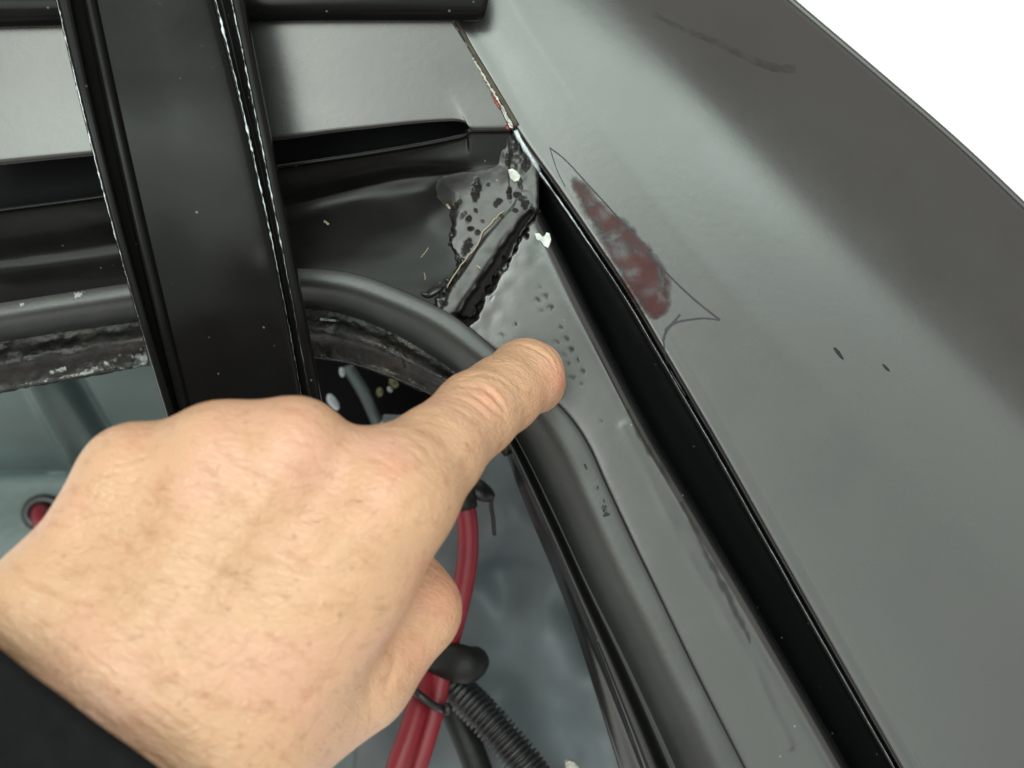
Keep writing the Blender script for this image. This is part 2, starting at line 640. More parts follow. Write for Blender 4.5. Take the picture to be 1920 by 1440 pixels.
E14 = resample(E, 40)[:, :2]
rails = [
    side(E14, -6, -16), side(E14, -5, -6), side(E14, -3, 0.2), rail([(x, y) for x, y in E14], 1.2), side(E14, 6, 1.8), side(E14, 26, 1.75), side(E14, 42, 1.8),
    lerp_rail(side(E14, 42, 0), S350, 0.30, 1.95), lerp_rail(side(E14, 42, 0), S350, 0.65, 2.05),
    S350, S260, S160, S70, S20, in_from_s(7, -11.8), rail(S, -13.6), in_from_s(3, -17), side(S, -30, -50), side(S, -90, -110), side(S, -200, -200)]
qp = loft('quarter_panel', rails, 90, 8, M['panel'], car, keep=True)
qp['label'] = 'smooth gloss black quarter panel, grey with reflected ceiling'

# left-hand panel below the rear window, ending in the seam
SEAM = [(800, -60), (845, 40), (900, 130), (958, 236)]
T3 = [(-60, 316), (0, 309), (170, 292), (330, 279), (520, 262), (620, 249), (700, 240), (780, 231), (845, 227), (866, 229), (876, 234), (880, 240), (886, 244), (915, 244), (958, 243)]
U0 = [(-60, 400), (0, 390), (180, 366), (330, 341), (520, 309), (620, 294), (700, 282), (800, 265), (845, 256), (866, 251), (876, 246), (880, 241), (915, 240), (958, 239)]


def hrail(y0, y1, xr, z):
    return [(-60, y0, z), (300, (y0 * 2 + y1) / 3, z), (600, (y0 + 2 * y1) / 3, z), (xr, y1, z)]


loft('rear_window_panel', [hrail(-70, -70, 790, 6.8), hrail(20, 20, 836, 4.9), hrail(110, 100, 884, 3.1), hrail(200, 165, 920, 1.7), rail(T3, 0.6)], 420, 8, M['panel'], car, keep=True)
# made-up dark slot below the panel lip, standing in for the cross bar's reflection
loft('bar_reflection', [[(-80, 240, -14), (300, 210, -14), (600, 190, -14), (905, 190, -14)], [(-80, 430, -14), (300, 370, -14), (600, 320, -14), (905, 270, -14)]], 20, 3, M['painted_dark'], car)

O_up = [(-60, 577), (0, 568), (120, 549), (240, 531), (400, 512), (560, 503), (640, 508), (700, 523), (780, 556), (850, 592), (900, 630)]
D = [(968, 392), (930, 440), (895, 488), (862, 535), (835, 580)]
H = [(-60, 503), (0, 492), (215, 462), (380, 428), (540, 391), (690, 353), (812, 334), (900, 322), (966, 312)]


def uc_disp(px, py):
    return vnoise(px / 160, py / 60, 5) * 0.10 + vnoise(px / 60, py / 18, 6) * 0.05


loft('drain_channel', [
    [(x, y, -1.2 if x < 878 else -0.4) for x, y in U0], [(x, y + 2, -0.5 if x < 878 else -0.4) for x, y in U0], [(x, y + 7, -0.6 if x < 878 else -0.5) for x, y in U0], [(x, y + 13, -2.0 if x < 878 else -1.2) for x, y in U0],
    [(x, y, -4.2 + 2.0 * max(0.0, min(1.0, (x - 765) / 120)) ** 1.3) for x, y, z in lerp_rail([(x, y + 10) for x, y in U0], H, 0.50, -4.2, 20)], [(x, y, -7.2 + 4.2 * max(0.0, min(1.0, (x - 765) / 120)) ** 1.3) for x, y, z in lerp_rail(U0, H, 0.85, -7.2, 20)], [(x, y, -8.2 + 5.0 * max(0.0, min(1.0, (x - 765) / 120)) ** 1.3) for x, y in H],
    [(-60, 525, -7.9), (0, 512, -7.9), (215, 484, -7.9), (380, 452, -7.9), (540, 416, -7.9), (690, 382, -7.9), (790, 366, -7.3), (870, 358, -3.6), (968, 345, -3.2)],
    [(-60, 548, -5.2), (0, 535, -5.2), (220, 505, -5.2), (380, 478, -5.2), (550, 452, -5.2), (700, 440, -5.2), (820, 440, -5.2), (930, 440, -3.6)],
    [(-60, 575, -2.6), (0, 566, -2.6), (230, 530, -2.6), (380, 512, -2.6), (560, 495, -2.6), (690, 505, -3.2), (780, 530, -3.8), (862, 535, -4.4)],
    [(-60, 610, -2), (0, 600, -2), (230, 560, -2), (390, 540, -2), (560, 525, -2), (690, 545, -2.6), (770, 570, -3.0), (835, 585, -3.8)]],
    480, 8, M['channel'], car, disp=uc_disp, keep=True)

G_ = [(972, 330), (1030, 440), (1110, 604), (1205, 790), (1300, 952), (1400, 1120), (1500, 1292), (1585, 1440), (1660, 1575)]
O_rt = [(835, 585), (900, 632), (960, 684), (1010, 726), (1055, 768), (1085, 806), (1110, 850), (1134, 905), (1183, 1010), (1242, 1132), (1312, 1277), (1395, 1440), (1470, 1590)]

dots = [(1012, 538, 4, 3), (1021, 556, 8, 6), (1006, 562, 6, 5), (1031, 577, 6, 7), (1014, 583, 5, 4), (1051, 615, 4, 4), (1061, 636, 7, 6), (1043, 642, 7, 4), (1069, 656, 8, 5), (1055, 665, 7, 4),
        (1083, 675, 4, 6), (1065, 682, 5, 5), (1093, 697, 4, 7), (1072, 708, 6, 4), (941, 628, 6, 4), (967, 608, 3, 3), (1090, 720, 4, 3), (1127, 790, 3, 2), (1085, 832, 3, 3)]


def right_of_ditch(px, py):
    """signed px distance right (+) of the plate's ragged edge along the sealer groove"""
    ax_, ay_, bx_, by_ = 1003, 402, 884, 600
    L = math.hypot(bx_ - ax_, by_ - ay_)
    d = -((bx_ - ax_) * (py - ay_) - (by_ - ay_) * (px - ax_)) / L
    return d + 5.0 * vnoise(px / 13, py / 13, 11) + 5.0 * vnoise(px / 6.5, py / 6.5, 12)


def cp_disp(px, py):
    z = np.zeros(px.shape)
    d = right_of_ditch(px, py)
    z += -7.0 / (1 + np.exp(np.clip(d / 0.8, -40, 40)))
    z += vnoise(px / 22, py / 22, 8) * 0.16 * np.exp(-(d / 45) ** 2)
    for x, y, a, b_ in dots:
        e = ((px - x) / a) ** 2 + ((py - y) / b_) ** 2
        z += -0.03 * np.exp(-e * 0.7)
    z += vnoise(px / 90, py / 140, 9) * 0.12
    d6, t6 = seg_dist(px, py, [(1170, 800), (1230, 920), (1300, 1060), (1390, 1210), (1480, 1400)])
    z += 0.25 * np.exp(-(d6 / 10) ** 2) * (0.5 + 0.5 * vnoise(px / 40, py / 60, 6))
    return z


def cp_dirt_shade(px, py):
    q = np.zeros(px.shape)
    for i, (x, y, a, b_) in enumerate(dots):
        jx, jy = 0.5 * vnoise(px / 5, py / 5, 33 + i) * a, 0.5 * vnoise(px / 5, py / 5, 63 + i) * b_
        e1 = ((px - x + jx) / (a * 1.1)) ** 2 + ((py - y + jy) / (b_ * 1.1)) ** 2
        e2 = ((px - x + 0.75 * a + jx) / (a * 1.1)) ** 2 + ((py - y - 0.6 * b_ + jy) / (b_ * 1.1)) ** 2
        q = np.maximum(q, (1.0, 0.75, 0.95, 0.85, 0.55)[i % 5] * np.exp(-e1 ** 2) * (1 - 0.9 * np.exp(-e2 ** 2)))  # crescents paint the shaded slope of each stamped dot
    d4, t4 = seg_dist(px, py, [(1176, 765), (1195, 808), (1220, 850), (1250, 893), (1262, 910)])
    ww = 5.0 * np.sin(np.clip(t4, 0, 1) * math.pi) ** 0.6 + 3.5 * vnoise(px / 9, py / 18, 3)
    q = np.maximum(q, 0.65 / (1 + np.exp(np.clip((d4 - ww) / 1.2, -30, 30))) * (t4 > 0.01) * (t4 < 0.99))
    d4, t4 = seg_dist(px, py, [(1276, 938), (1298, 985), (1328, 1045), (1358, 1105), (1385, 1158), (1410, 1210)])
    ww = 5.0 * np.sin(np.clip(t4, 0, 1) * math.pi) ** 0.6 + 4.0 * vnoise(px / 9, py / 18, 3)
    q = np.maximum(q, 0.65 / (1 + np.exp(np.clip((d4 - ww) / 1.2, -30, 30))) * (t4 > 0.01) * (t4 < 0.99))
    d = right_of_ditch(px, py)
    q = np.maximum(q, 1 / (1 + np.exp(np.clip((d - 0.5) / 0.8, -30, 30))))
    return q


def lr(a, b, t, z, n=60):
    A, B = resample(a, n)[:, :2], resample(b, n)[:, :2]
    return [(x, y, z) for x, y in A * (1 - t) + B * t]


G_in = side(resample(G_, 60)[:, :2], -10, 0)
G_p = [(x, y) for x, y in resample(G_, 60)[:, :2]]
G_p[0] = (985, 385)
loft('corner_plate', [
    lr(O_rt, G_p, -0.06, -1.2), lr(O_rt, G_p, 0.06, -0.4), lr(O_rt, G_p, 0.30, 0.0), lr(O_rt, G_p, 0.60, 0.1), lr(O_rt, G_p, 0.82, 0.0),
    side(G_p, -14, -0.5), side(G_p, -4, -1.6), side(G_p, 2, -4.0), side(G_p, 6, -10), side(G_p, 7, -15)], 560, 16, M['plate'], car, disp=cp_disp, keep=True, attr=cp_dirt_shade)

# gutter floor and the folded lip under the quarter panel's edge
loft('gutter_floor', [lr(G_, E[4:], 0.0, -14.0), lr(G_, E[4:], 0.3, -15.5), lr(G_, E[4:], 0.8, -15.5), lr(G_, E[4:], 1.1, -12)], 60, 4, M['gutter'], car)
lipdisp = lambda px, py: vnoise(px / 30, py / 30, 21) * 0.5
loft('gutter_lip', [side(resample(E[4:], 60)[:, :2], -2, -7), side(resample(E[4:], 60)[:, :2], -8, -3.2), side(resample(E[4:], 60)[:, :2], -13, -3.0), side(resample(E[4:], 60)[:, :2], -16, -4.2), side(resample(E[4:], 60)[:, :2], -17, -9)], 160, 6, M['paint'], car, disp=lipdisp)

wl_ = side(resample(E[4:], 60)[:, :2], -11, -2.4)
pts, rad = [], []
for i, (x, y, z) in enumerate(resample(wl_, 200)):
    pts.append(P(x + random.uniform(-.4, .4), y, z + 0.5 * float(vnoise(np.array([x / 30]), np.array([y / 30]), 21)[0])))
    f_ = 0.85 if i < 14 else max(0.13, 0.85 - (i - 14) * 0.04)
    rad.append(0.00034 * f_ * (0.35 + 0.65 * abs(math.sin(i * 0.17 + 1.5 * math.sin(i * 0.11)))))
link('lip_glint', tube_mesh('lip_glint', pts, rad, 8), M['edge_glint'], car)  # bright reflection along the lip, put in as a pale tube

# sealer gusset in the corner: a smeared flat of sealer with a bead, groove and pits
gxx, gyy = np.meshgrid(np.arange(775, 1012, 1.5), np.arange(240, 612, 1.5))
gpoly = np.array([(842, 352), (880, 340), (930, 326), (952, 318), (950, 262), (962, 240), (985, 262), (1010, 300), (1012, 390), (1003, 402), (884, 604), (826, 600), (812, 585), (826, 560), (842, 540), (858, 520), (862, 500), (850, 470), (838, 448), (850, 425), (848, 395)], float)


def inside(px, py, q):
    r = np.zeros(px.shape, bool)
    for i in range(len(q)):
        a, b2 = q[i], q[i - 1]
        c_ = ((a[1] > py) != (b2[1] > py)) & (px < (b2[0] - a[0]) * (py - a[1]) / (b2[1] - a[1] + 1e-9) + a[0])
        r ^= c_
    return r


ds, _ = seg_dist(gxx, gyy, np.vstack([gpoly, gpoly[:1]]))
sdg = np.where(inside(gxx, gyy, gpoly), ds, -ds)
rag = np.clip((gyy - 400) / 60, 0.15, 1)
sdg = sdg + rag * (9 * vnoise(gxx / 15, gyy / 15, 13) + 6 * vnoise(gxx / 7, gyy / 7, 14))
top = -2.6 + 1.4 * np.clip((gxx - 850) / 130, 0, 1)
top = top + 0.12 * vnoise(gxx / 26, gyy / 26, 15) + 0.05 * vnoise(gxx / 11, gyy / 11, 16)
crn = np.exp(-(np.hypot(gxx - 968, gyy - 285) / 34) ** 2)
top = top + crn * (0.9 * vnoise(gxx / 9, gyy / 12, 17) + 0.4)
soft = 1.6 + 9.0 * np.clip((410 - gyy) / 40, 0, 1) * (gxx < 955)
ucz = np.zeros(gxx.shape)
for j_ in range(gxx.shape[0]):
    for i_ in range(gxx.shape[1]):
        o_ = Vector((0, 0, CAMZ))
        r_ = BVH['drain_channel'].ray_cast(o_, (P(gxx[j_, i_], gyy[j_, i_], 0) - o_).normalized())
        ucz[j_, i_] = r_[0].z * 1000 if r_[0] is not None else (-4.0 if gxx[j_, i_] > 935 else -30.0)
mk_ = 1 / (1 + np.exp(np.clip(-sdg / soft, -40, 40)))
hgt = (ucz - 0.35) * (1 - mk_) + top * mk_
drt_shade = 0.9 * np.exp(-((sdg + 2) / 4.0) ** 2) * np.clip((gyy - 400) / 40, 0, 1)
# bead
BD = resample([(985, 372), (958, 408), (930, 442), (898, 490), (866, 537), (842, 580), (828, 606)], 60)
db, tb = seg_dist(gxx, gyy, BD)
bw = 12 + 3 * vnoise(gxx / 30, gyy / 30, 18) + 3 * tb
prof = 1 / (1 + np.exp(np.clip((db - bw) / 1.2, -40, 40)))
hgt = np.maximum(hgt, hgt * (1 - prof) + prof * (-1.0 - 0.9 * tb + 0.12 * vnoise(gxx / 14, gyy / 14, 19)))
# groove right of the bead
DT = resample([(994, 400), (969, 434), (943, 476), (914, 524), (885, 574), (869, 608)], 60)
dd_, td_ = seg_dist(gxx, gyy, DT)
gw = 4.5 + 8.5 * td_ + 2.5 * vnoise(gxx / 12, gyy / 12, 20)
gp_ = 1 / (1 + np.exp(np.clip((dd_ - gw) / 1.1, -40, 40)))
hgt = hgt - gp_ * 3.0
drt_shade = np.maximum(drt_shade, gp_ * (0.95 + 0.05 * vnoise(gxx / 5, gyy / 5, 21)))  # groove's shade painted in over the soiling
for x, y, a, b_, an, dp in ((893, 358, 6, 20, 8, 1), (955, 365, 4, 13, -5, 1), (935, 378, 5, 5, 0, .9), (930, 383, 3, 5, 0, .7), (878, 412, 4, 6, 20, .9), (883, 428, 5, 4, 0, 1), (895, 436, 5, 4, 0, .9), (868, 403, 3, 7, 40, .7), (892, 395, 3, 3, 0, .8), (852, 388, 4, 14, 45, .9), (876, 462, 6, 14, 30, .9),
                        (868, 492, 8, 5, 0, .8), (970, 365, 7, 5, 20, .8), (985, 382, 6, 10, 0, .9), (978, 372, 5, 4, 0, .7), (1000, 398, 4, 12, -8, .9), (966, 395, 6, 3, 20, .7), (952, 300, 4, 9, 0, .7), (968, 275, 4, 7, 20, .8), (985, 310, 6, 10, 10, .7), (975, 345, 4, 10, 0, .7), (905, 415, 3, 3, 0, .6),
                        (940, 405, 4, 2, 30, .5), (915, 345, 3, 3, 0, .5), (832, 568, 7, 5, 0, .8), (850, 590, 5, 4, 0, .7)):
    c, s_ = math.cos(math.radians(an)), math.sin(math.radians(an))
    u, v = (gxx - x) * c + (gyy - y) * s_, -(gxx - x) * s_ + (gyy - y) * c
    e = (u / a) ** 2 + (v / b_) ** 2 + 0.9 * vnoise(gxx / 5, gyy / 5, 22) + 0.5 * vnoise(gxx / 2.6, gyy / 2.6, 23)
    q = dp / (1 + np.exp(np.clip((e - 0.85) * 3, -40, 40)))
    hgt = hgt - 0.7 * q
    drt_shade = np.maximum(drt_shade, q)
pp = PA(np.stack([gxx.ravel(), gyy.ravel(), hgt.ravel()], 1)).reshape(*gxx.shape, 3)
me = grid_mesh('sealer_gusset', pp)
bm = bmesh.new()
bm.from_mesh(me)
bm.verts.ensure_lookup_table()
lowv = (hgt.ravel() < -12) | ((mk_.ravel() < 0.03) & (db.ravel() > 40) & (gyy.ravel() < 262))
bmesh.ops.delete(bm, geom=[bm.verts[i] for i in np.nonzero(lowv)[0]], context='VERTS')
bm.to_mesh(me)
bm.free()
drt_shade_k = drt_shade.ravel()[~lowv]
BVH['sealer_gusset'] = BVHTree.FromPolygons([v.co[:] for v in me.vertices], [p.vertices[:] for p in me.polygons])
vv = np.array([v.co[:] for v in me.vertices])
a_ = me.attributes.new('dirt_shade', 'FLOAT', 'POINT')
a_.data.foreach_set('value', np.clip(drt_shade_k, 0, 1))
sg_ = link('sealer_gusset', me, M['gusset'], car)
sg_['label'] = 'smeared lumpy seam sealer with a bead and soiled, shade-painted groove in the channel corner'


def blob(name, loc, rx, ry, rz, ang, m, parent, seed, rough=0.35, sub=3):
    bm = bmesh.new()
    bmesh.ops.create_icosphere(bm, subdivisions=sub, radius=1)
    r = random.Random(seed)
    k = [(Vector((r.uniform(-1, 1), r.uniform(-1, 1), r.uniform(-1, 1))).normalized(), r.uniform(1.5, 4), r.uniform(0, 6)) for _ in range(6)]
    for v in bm.verts:
        s = 1 + rough * sum(math.sin(v.co.dot(d) * f + p) for d, f, p in k) / 4
        v.co *= s
        v.co = Vector((v.co.x * rx, v.co.y * ry, v.co.z * rz))
    bm.transform(Matrix.Rotation(ang, 4, 'Z'))
    me = bpy.data.meshes.new(name)
    bm.to_mesh(me)
    bm.free()
    o = link(name, me, m, parent)
    o.location = loc
    return o


# loose lumps of sealer standing in the dusty channel beside the gusset
for i, (x, y, a, b_, an) in enumerate([(866, 484, 10, 15, 10), (815, 545, 17, 7, -30), (846, 458, 5, 4, 0), (838, 526, 7, 5, 20), (795, 552, 8, 4, 20), (850, 440, 6, 9, 30)]):
    p, nrm = hit('drain_channel', x, y)
    blob('sealer_lump', p + Vector((0, 0, 0.0006)), a / PXM, b_ / PXM, 0.0009, math.radians(-an), M['sealer'], car, i + 3, 0.5)

# ragged pale sealer along the seam above the corner
sm = resample([(843, 35), (872, 85), (905, 140), (935, 190), (960, 236)], 70)
pts, rad = [], []
for i, (x, y) in enumerate(sm):
    pts.append(P(x + random.uniform(-1.2, 1.2), y, 2.6 + random.uniform(-0.15, 0.15)))
    rad.append(0.00030 * random.choice((0.35, 0.7, 1.0, 1.0, 1.3)) * (0.6 + 0.8 * abs(math.sin(i * 0.31 + 0.4 * math.sin(i * 0.9)))))
link('seam_sealer', tube_mesh('seam_sealer', pts, rad, 8), M['bead_white'], car)
bp_ = [P(x + 7, y, 2.0) for x, y in resample([(843, 30), (872, 85), (905, 140), (935, 190), (962, 236)], 40)]
link('seam_brown', tube_mesh('seam_brown', bp_, 0.00075, 8), M['brown_strip'], car)  # brown strip along the panel's edge facet beside the seam
s2 = [P(x, y, z) for x, y, z in [(967, 244, 1.0), (974, 258, 0.2), (980, 268, 0), (987, 280, -0.2), (995, 292, -0.8), (1003, 305, -1.2), (1012, 322, -1.8)]]
link('seam_sealer', tube_mesh('seam_sealer', s2, [0.0006, 0.0009, 0.0007, 0.001, 0.0006, 0.0008, 0.0004], 8), M['edge_glint'], car)
for x, y, a, b_ in ((931, 192, 4, 12), (951, 238, 5, 6), (925, 180, 3, 7)):
    p, nn_ = hit('rear_window_panel', x, y)
    blob('red_paint_spot', p, a / PXM, b_ / PXM, 0.0003, math.radians(35), M['red_under'], car, int(x), 0.4, 2)

# painted reflection and its outline strips on the quarter panel, lying on its surface
poly = np.array([(1076, 338), (1092, 345), (1118, 378), (1150, 402), (1185, 432), (1215, 470), (1240, 500), (1252, 530), (1254, 562), (1244, 588), (1228, 595), (1210, 582), (1180, 540), (1150, 490), (1120, 430), (1095, 385)], float)
gx, gy = np.meshgrid(np.arange(1060, 1272, 3.0), np.arange(322, 612, 3.0))


def inside(px, py, q):
    r = np.zeros(px.shape, bool)
    for i in range(len(q)):
        a, b2 = q[i], q[i - 1]
        c_ = ((a[1] > py) != (b2[1] > py)) & (px < (b2[0] - a[0]) * (py - a[1]) / (b2[1] - a[1] + 1e-9) + a[0])
        r ^= c_
    return r


ins = inside(gx, gy, poly)
ds, _ = seg_dist(gx, gy, np.vstack([poly, poly[:1]]))
sd = np.where(ins, ds, -ds)
keepm = sd > -12
ids = -np.ones(gx.shape, int)
V, sv, rv, pv = [], [], [], []
for j in range(gx.shape[0]):
    for i in range(gx.shape[1]):
        if keepm[j, i]:
            p, nn_ = hit('quarter_panel', gx[j, i], gy[j, i])
            ids[j, i] = len(V)
            V.append((p + nn_ * 0.00012)[:])
            sv.append(float(np.clip(0.25 + sd[j, i] / 26, -0.2, 0.9)))
            red = 0
            for cx, cy, rr_, am in ((1228, 572, 24, 1.0), (1105, 368, 15, .95), (1165, 430, 16, .7), (1200, 495, 22, .6), (1140, 470, 12, .5), (1178, 530, 14, .7)):
                red = max(red, am * math.exp(-(((gx[j, i] - cx) ** 2 + (gy[j, i] - cy) ** 2) / rr_ ** 2) ** 1.5))
            rv.append(red * 0.7)
            pal = 0
            for cx, cy, rx_, ry_, am in ((1160, 468, 15, 24, .95), (1186, 512, 15, 17, .8), (1130, 402, 16, 12, .7), (1222, 542, 22, 10, .6), (1200, 470, 8, 16, .4)):
                u, v = (gx[j, i] - cx) * .85 - (gy[j, i] - cy) * .53, (gx[j, i] - cx) * .53 + (gy[j, i] - cy) * .85
                pal = max(pal, am * math.exp(-((u / rx_) ** 2 + (v / ry_) ** 2) ** 1.3))
            pv.append(pal)
F = []
for j in range(gx.shape[0] - 1):
    for i in range(gx.shape[1] - 1):
        q = [ids[j, i], ids[j + 1, i], ids[j + 1, i + 1], ids[j, i + 1]]
        if min(q) >= 0:
            F.append(q)
me = bpy.data.meshes.new('reflection_patch')
me.from_pydata(V, [], F)
me.update()
a = me.attributes.new('edge', 'FLOAT', 'POINT')
a.data.foreach_set('value', sv)
a = me.attributes.new('redness', 'FLOAT', 'POINT')
a.data.foreach_set('value', rv)
a = me.attributes.new('pale', 'FLOAT', 'POINT')
a.data.foreach_set('value', pv)
o = link('reflection_patch', me, M['mirrored'], car)
o['label'] = 'blurred red and grey reflection painted on the quarter panel'


def surf_strip(name, surf, line, width, m, parent, lift=0.00014, n=50, wj=0.15):
    c_ = resample(line, n)
    t = np.gradient(c_[:, :2], axis=0)
    t /= np.linalg.norm(t, axis=1)[:, None] + 1e-9
    V, F = [], []
    for i in range(n):
        wd = (width[0] + (width[1] - width[0]) * i / (n - 1)) * (1 + wj * math.sin(i * 1.3) * math.sin(i * 0.37 + 1))
        for s in (-0.5, 0.0, 0.5):
            p, nn_ = hit(surf, c_[i, 0] - t[i, 1] * wd * s, c_[i, 1] + t[i, 0] * wd * s)
            V.append((p + nn_ * (lift if s else lift * 1.6))[:])
    for i in range(n - 1):
        for s in (0, 1):
            F.append((i * 3 + s, i * 3 + s + 1, i * 3 + s + 4, i * 3 + s + 3))
    me = bpy.data.meshes.new(name)
    me.from_pydata(V, [], F)
    me.update()
    return link(name, me, m, parent)


surf_strip('smudge', 'quarter_panel', [(1225, 25), (1265, 48), (1320, 70), (1370, 92), (1425, 118), (1460, 128), (1492, 128)], (9, 16), M['smudge'], car)
surf_strip('reflection_line', 'quarter_panel', [(1031, 277), (1060, 300), (1100, 343), (1150, 398), (1200, 455), (1250, 512), (1300, 560), (1350, 600)], (2.0, 3.6), M['reflection_line'], car)
surf_strip('reflection_line', 'quarter_panel', [(1350, 600), (1320, 597), (1290, 600), (1265, 606), (1250, 620), (1243, 640)], (3, 5), M['reflection_line'], car)
surf_strip('reflection_line', 'quarter_panel', [(1275, 590), (1262, 605), (1247, 620)], (4, 5), M['reflection_line'], car)
surf_strip('reflection_line', 'quarter_panel', [(1031, 277), (1038, 300), (1047, 325), (1060, 350)], (1.5, 1.0), M['reflection_line'], car)
for x, y, l, wd in ((1571, 661, 15, 7), (1662, 691, 9, 5)):
    p, nn_ = hit('quarter_panel', x, y)
    blob('dark_fleck', p, l / PXM, wd / PXM * 0.55, 0.0003, math.radians(-48), M['black_tape'], car, int(x), 0.4, 2)
surf_strip('reflection_line', 'quarter_panel', [(1244, 640), (1252, 680), (1275, 725), (1310, 775), (1345, 830)], (3.0, 1.0), M['reflection_line'], car)

# opening flange inside the weatherstrip
I_c = [(-60, 652), (0, 641), (120, 622), (250, 604), (400, 584), (520, 575), (600, 580), (650, 590), (710, 612), (780, 648), (850, 695), (905, 745), (955, 800), (990, 860), (1040, 962), (1100, 1090), (1180, 1250), (1268, 1440), (1330, 1590)]
N_c = [(-60, 748), (0, 735), (120, 713), (275, 685), (400, 672), (520, 666), (590, 671), (660, 683), (740, 710), (830, 752), (890, 793), (925, 822), (950, 855), (968, 905), (1000, 985), (1040, 1080), (1082, 1195), (1160, 1440), (1200, 1590)]


def fl_disp(px, py):
    return vnoise(px / 16, py / 16, 31) * 0.35 * (px < 930) + vnoise(px / 6, py / 6, 32) * 0.18 * (px < 930)


I_a, N_a, I_r, N_r = I_c[:13], N_c[:13], I_c[11:], N_c[11:]
loft('opening_flange', [lr(I_a, N_a, -0.25, -9), lr(I_a, N_a, 0.0, -9.5), lr(I_a, N_a, 0.15, -9), lr(I_a, N_a, 0.28, -7.4), lr(I_a, N_a, 0.40, -6.6), lr(I_a, N_a, 0.52, -7.2), lr(I_a, N_a, 0.65, -9.5), lr(I_a, N_a, 0.85, -11.0), lr(I_a, N_a, 0.96, -11.4), lr(I_a, N_a, 1.0, -12.5), lr(I_a, N_a, 1.0, -24)],
     300, 5, M['flange'], car, disp=fl_disp, keep=True)

loft('side_flange', [lr(I_r, N_r, -0.25, -9), lr(I_r, N_r, 0.0, -10), lr(I_r, N_r, 0.18, -9.2), lr(I_r, N_r, 0.30, -5.4), lr(I_r, N_r, 0.37, -4.5), lr(I_r, N_r, 0.47, -4.4), lr(I_r, N_r, 0.54, -5.4), lr(I_r, N_r, 0.64, -9.5), lr(I_r, N_r, 0.80, -13.0), lr(I_r, N_r, 0.94, -17), lr(I_r, N_r, 1.0, -20), lr(I_r, N_r, 1.0, -32)],
     300, 5, M['flange_gloss'], car, disp=fl_disp)

for ln_, wd in (([(160, 697), (200, 685), (240, 672), (276, 664)], (8, 30)), ([(-10, 733), (60, 719), (160, 700), (275, 682)], (5, 7)), ([(95, 698), (125, 690)], (7, 8)), ([(600, 600), (640, 604)], (5, 3))):
    surf_strip('bare_scuff', 'opening_flange', ln_, wd, M['pale_scuff'], car, lift=0.0003, n=60, wj=0.4)

# trunk inside: side wall with pressed rib, shelf, cavity, wheelhouse, floor
def w_disp(px, py):
    d, t = seg_dist(px, py, [(55, 690), (75, 735), (110, 800), (150, 872), (165, 910)])
    d2, t2 = seg_dist(px, py, [(110, 690), (130, 720), (165, 780), (210, 850), (240, 910)])
    return 8.0 * np.exp(-(d / 15) ** 2) - 14.0 * np.exp(-(d2 / 17) ** 2)


loft('trunk_wall', [[(-120, 600, -95), (200, 590, -95), (420, 590, -95)], [(-120, 720, -105), (200, 720, -105), (420, 720, -105)], [(-120, 850, -128), (200, 850, -128), (420, 850, -128)], [(-120, 890, -140), (200, 880, -140), (420, 870, -140)],
                    [(-120, 920, -139), (200, 905, -139), (420, 900, -139)], [(-120, 1100, -130), (200, 1100, -130), (420, 1100, -130)], [(-120, 1500, -128), (300, 1500, -128), (560, 1500, -128)]], 120, 14, M['trunk_grey'], car, disp=w_disp, keep=True)
loft('trunk_floor', [[(-300, 500, -330), (500, 500, -330), (1250, 500, -330)], [(-300, 1900, -330), (500, 1900, -330), (1500, 1900, -330)]], 12, 4, M['trunk_grey'], car)
loft('cavity_shade_sheet', [[(380, 560, -105), (650, 560, -105), (960, 600, -105)], [(380, 860, -118), (650, 860, -118), (900, 860, -118)]], 12, 4, M['painted_dark'], car)  # cavity's shade painted in as a near-black sheet
loft('brace_strap', [[(640, 690, -92), (668, 735, -92), (690, 780, -88), (720, 850, -86)], [(655, 685, -90), (683, 730, -90), (706, 780, -86), (740, 850, -84)], [(660, 680, -92), (690, 728, -92), (712, 778, -88), (748, 850, -86)]], 24, 4, M['trunk_grey'], car)
for x, y, a, b_, an, mm in ((624, 754, 9, 18, 35, 'hole_pale'), (641, 698, 5, 9, 10, 'hole_pale'), (712, 735, 6, 9, 0, 'hole_yellow'), (731, 730, 4, 6, 35, 'hole_pale'), (738, 718, 8, 11, 30, 'hole_yellow'), (728, 800, 16, 9, -35, 'hole_pale')):
    p = P(x, y, -84)
    k = (CAMZ + 0.084) / CAMZ / PXM
    blob('bright_hole', p, a * k, b_ * k, 0.002, math.radians(an), M[mm], car, int(x), 0.08, 2)  # pale discs stand in for light coming through holes
# hole with grommet ring in the side wall
p, nn_ = hit('trunk_wall', 84, 962)
gp = [p + Vector((math.cos(t) * 0.0062, math.sin(t) * 0.0052, 0.001)) for t in np.linspace(0, 2 * math.pi, 25)]
link('grommet', tube_mesh('grommet', gp, 0.0019, 10, caps=False), M['black_plastic'], car)
p2, _ = hit('trunk_wall', 84, 962)
blob('cable_hole', p2 + Vector((0, 0, 0.0006)), 0.006, 0.005, 0.0008, 0, M['painted_dark'], car, 1, 0.02, 2)


def wh_disp(px, py):
    z = vnoise(px / 95 + 3, py / 120, 41) * 9.0 + vnoise(px / 48, py / 60, 42) * 2.0
    d, t = seg_dist(px, py, [(780, 1062), (900, 1062), (1010, 1058)])
    z += -3.5 * (1 / (1 + np.exp(-(py - 1060) / 7))) * np.exp(-((px - 880) / 140) ** 4)
    return z


